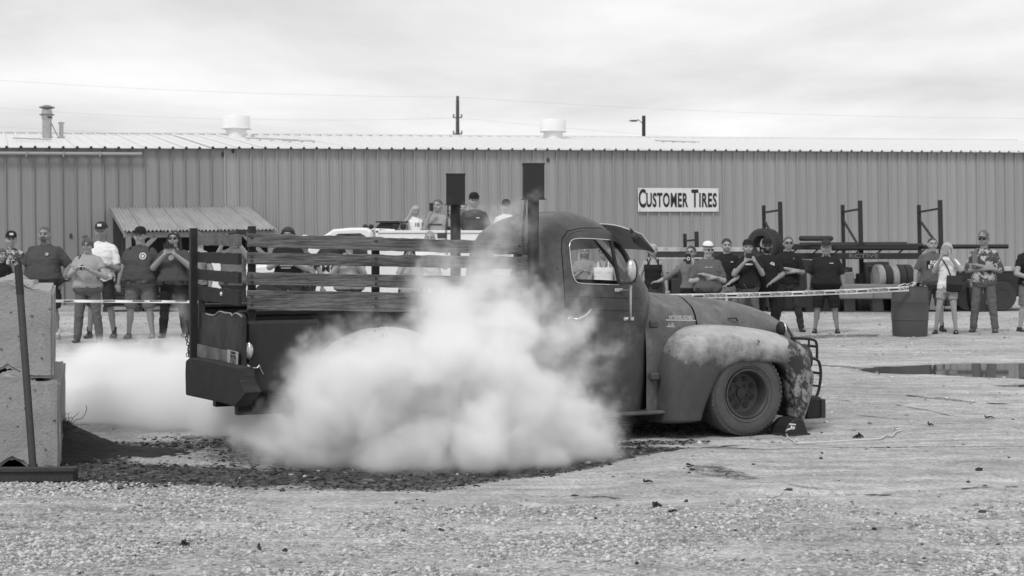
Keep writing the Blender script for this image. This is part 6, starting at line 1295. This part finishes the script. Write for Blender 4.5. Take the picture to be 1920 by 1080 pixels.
# ================================================================== TYRE SMOKE (real volumes, one closed box of grid density)
def smoke(name, lo, hi, vox, puffs, dens, seed, label, warp=.35, aniso=.0, edge=.25, floor_=0.004, color=.97):
    """puffs: (x, y, z, rx, ry, rz, strength). Density = warped soft ellipsoids times turbulence, kept above the ground."""
    ng = bpy.data.node_groups.new(name, 'GeometryNodeTree'); ng.interface.new_socket('Geometry', in_out='OUTPUT', socket_type='NodeSocketGeometry')
    L = ng.links.new; go = ng.nodes.new('NodeGroupOutput')
    def nd(t, **k): return N(ng, t, **k)
    def m(op, a, b=None, c=None):
        n = nd('ShaderNodeMath', operation=op)
        for i, q in enumerate((a, b, c)):
            if q is None: continue
            if isinstance(q, (int, float)): n.inputs[i].default_value = q
            else: L(q, n.inputs[i])
        return n.outputs[0]
    pos = nd('GeometryNodeInputPosition').outputs[0]
    def noise(scale, det, rough, off=0., color_=False, dims='3D'):
        v = nd('ShaderNodeVectorMath', operation='ADD'); L(pos, v.inputs[0]); v.inputs[1].default_value = (off, off*1.7, off*.3)
        n = nd('ShaderNodeTexNoise'); n.inputs['Scale'].default_value = scale; n.inputs['Detail'].default_value = det; n.inputs['Roughness'].default_value = rough; L(v.outputs[0], n.inputs[0]); return n.outputs['Color' if color_ else 0]
    w = noise(1.3, 2., .5, seed, True); w2 = noise(5.0, 3., .55, seed+11, True)
    ws_ = nd('ShaderNodeVectorMath', operation='SUBTRACT'); L(w, ws_.inputs[0]); ws_.inputs[1].default_value = (.5, .5, .5)
    wm_ = nd('ShaderNodeVectorMath', operation='SCALE'); L(ws_.outputs[0], wm_.inputs[0]); wm_.inputs['Scale'].default_value = warp*2
    wt_ = nd('ShaderNodeVectorMath', operation='SUBTRACT'); L(w2, wt_.inputs[0]); wt_.inputs[1].default_value = (.5, .5, .5)
    wn_ = nd('ShaderNodeVectorMath', operation='SCALE'); L(wt_.outputs[0], wn_.inputs[0]); wn_.inputs['Scale'].default_value = warp*.75
    wo_ = nd('ShaderNodeVectorMath', operation='ADD'); L(wm_.outputs[0], wo_.inputs[0]); L(wn_.outputs[0], wo_.inputs[1])
    pw = nd('ShaderNodeVectorMath', operation='ADD'); L(pos, pw.inputs[0]); L(wo_.outputs[0], pw.inputs[1])
    total = None
    for x, y, z, rx, ry, rz, st in puffs:
        s = nd('ShaderNodeVectorMath', operation='SUBTRACT'); L(pw.outputs[0], s.inputs[0]); s.inputs[1].default_value = (x, y, z)
        d = nd('ShaderNodeVectorMath', operation='DIVIDE'); L(s.outputs[0], d.inputs[0]); d.inputs[1].default_value = (rx, ry, rz)
        l = nd('ShaderNodeVectorMath', operation='LENGTH'); L(d.outputs[0], l.inputs[0])
        r = nd('ShaderNodeMapRange', interpolation_type='SMOOTHSTEP', ins={1: 1.0, 2: edge, 3: 0., 4: st}); L(l.outputs['Value'], r.inputs[0])
        total = r.outputs[0] if total is None else m('MAXIMUM', total, r.outputs[0])
    # billows: folded noise looked up at the warped position, so that the curls follow the plume
    def wn(scale, det, rough, off):
        v = nd('ShaderNodeVectorMath', operation='ADD'); L(pw.outputs[0], v.inputs[0]); v.inputs[1].default_value = (off, off, off)
        q = nd('ShaderNodeTexNoise', ins={'Scale': scale, 'Detail': det, 'Roughness': rough}); L(v.outputs[0], q.inputs[0]); return q.outputs[0]
    b1 = m('ABSOLUTE', m('SUBTRACT', m('MULTIPLY', wn(2.2, 6., .62, seed+3), 2.0), 1.0))
    b2 = m('ABSOLUTE', m('SUBTRACT', m('MULTIPLY', wn(5.5, 5., .6, seed+5), 2.0), 1.0))
    b3 = wn(11., 4., .6, seed+8)
    tb = m('ADD', m('ADD', m('MULTIPLY', b1, 1.5), m('MULTIPLY', b2, .75)), m('MULTIPLY', m('SUBTRACT', b3, .5), .7))
    v_ = m('ADD', m('MULTIPLY', total, 1.2), m('MULTIPLY', m('SUBTRACT', tb, .50), m('SUBTRACT', .95, m('MULTIPLY', total, .85))))
    sh_ = nd('ShaderNodeMapRange', interpolation_type='SMOOTHSTEP', ins={1: -.02, 2: 1.25, 3: 0., 4: 1.}); L(v_, sh_.inputs[0])
    ev = nd('ShaderNodeMapRange', ins={1: 0., 2: .16, 3: 0., 4: 1.}); L(total, ev.inputs[0])
    dn = m('ADD', m('MULTIPLY', sh_.outputs[0], ev.outputs[0]), m('MULTIPLY', total, .04))
    dn = m('MULTIPLY', m('SUBTRACT', dn, floor_), dens); sp = nd('ShaderNodeSeparateXYZ'); L(pos, sp.inputs[0])
    g = nd('ShaderNodeMapRange', ins={1: .0, 2: .06, 3: 0., 4: 1.}); L(sp.outputs[2], g.inputs[0]); dn = m('MAXIMUM', m('MULTIPLY', dn, g.outputs[0]), 0.)
    vc = nd('GeometryNodeVolumeCube'); L(dn, vc.inputs['Density']); vc.inputs['Background'].default_value = 0
    vc.inputs['Min'].default_value = lo; vc.inputs['Max'].default_value = hi
    for i, a in enumerate('XYZ'): vc.inputs['Resolution '+a].default_value = int((hi[i]-lo[i])/vox)
    mt = bpy.data.materials.new(name+'_volume'); mt.use_nodes = True; t = mt.node_tree; t.nodes.clear(); o = N(t, 'ShaderNodeOutputMaterial'); pv = N(t, 'ShaderNodeVolumePrincipled')
    pv.inputs['Color'].default_value = (color,)*3+(1,); pv.inputs['Density'].default_value = 1.; pv.inputs['Anisotropy'].default_value = aniso; t.links.new(pv.outputs[0], o.inputs['Volume'])
    sm_ = nd('GeometryNodeSetMaterial'); sm_.inputs['Material'].default_value = mt; L(vc.outputs[0], sm_.inputs[0]); L(sm_.outputs[0], go.inputs[0])
    me = bpy.data.meshes.new(name); ob = bpy.data.objects.new(name, me); COL.objects.link(ob); md = ob.modifiers.new('g', 'NODES'); md.node_group = ng; me.materials.append(mt)
    return tag(ob, label, 'smoke', None, 'stuff')
def pf(px, py, Y, r, st=1., ry=None, rz=None):
    x, y, z = AT(px, py, Y); return (x, y, z, r, ry or r, rz or r, st)
near = [pf(520, 835, 10.95, .50, .8), pf(620, 780, 11.0, .62), pf(720, 740, 11.0, .70), pf(830, 700, 11.05, .74), pf(930, 720, 11.1, .68), pf(1010, 765, 11.15, .62), pf(1070, 800, 11.2, .50, .9), pf(760, 835, 10.95, .66), pf(900, 835, 11.0, .62), pf(985, 835, 11.05, .50), pf(620, 850, 10.95, .5, .9), pf(470, 862, 11.0, .36, .5),
        pf(860, 590, 11.2, .58, .75), pf(950, 610, 11.25, .56, .72), pf(820, 545, 11.3, .50, .50), pf(920, 510, 11.35, .50, .46), pf(860, 490, 11.3, .50, .34), pf(960, 440, 11.5, .5, .20), pf(640, 700, 11.1, .5, .46), pf(540, 770, 11.1, .42, .42), pf(1100, 640, 11.4, .42, .34), pf(640, 650, 11.2, .42, .20), pf(1090, 690, 11.35, .46, .46), pf(1040, 600, 11.4, .50, .42), pf(540, 720, 11.2, .42, .22), pf(1140, 770, 11.5, .40, .38), pf(970, 470, 11.5, .36, .26), pf(780, 610, 11.2, .44, .48), pf(1160, 700, 11.6, .34, .18), pf(1000, 410, 11.8, .30, .12), pf(860, 400, 12.2, .35, .10), pf(700, 600, 11.3, .4, .22), pf(455, 800, 11.1, .36, .22), pf(760, 520, 11.4, .36, .22)]
smoke('tyre_smoke', (-2.9, 10.1, -.02), (1.45, 12.1, 2.1), .027, near, 28., 2., 'dense white tyre smoke billowing from the near rear wheel', warp=.34, edge=.0, color=.998)
back = [pf(430, 775, 12.7, .55, .9), pf(330, 760, 13.3, .75, 1, None, .5), pf(220, 745, 13.5, .80, 1, None, .48), pf(130, 750, 13.7, .75, 1, None, .5), pf(60, 750, 14.5, .8, 1, None, .5), pf(300, 705, 15.0, .9, .7, None, .5), pf(180, 700, 15.5, 1.0, .7, None, .45), pf(430, 690, 15.5, .9, .6, None, .6),
        pf(300, 670, 17, 1.0, .35, 1.2, .45), pf(180, 672, 18, 1.1, .25, 1.2, .40), pf(410, 650, 17.0, .8, .4, None, .6), pf(350, 590, 16.4, .30, .22, None, .4), pf(600, 650, 16, .9, .35), pf(700, 700, 15.5, 1.0, .5), pf(520, 740, 14.5, .9, .7), pf(80, 680, 17.5, 1.2, .3, 1.2, .4), pf(262, 640, 18.5, .5, .14, None, .3)]
smoke('drifting_smoke', (-6.6, 11.9, -.02), (.2, 20.0, 1.7), .06, back, 14, 7., 'broad white smoke drifting low behind the tailgate', warp=.28, edge=.0, color=.998)
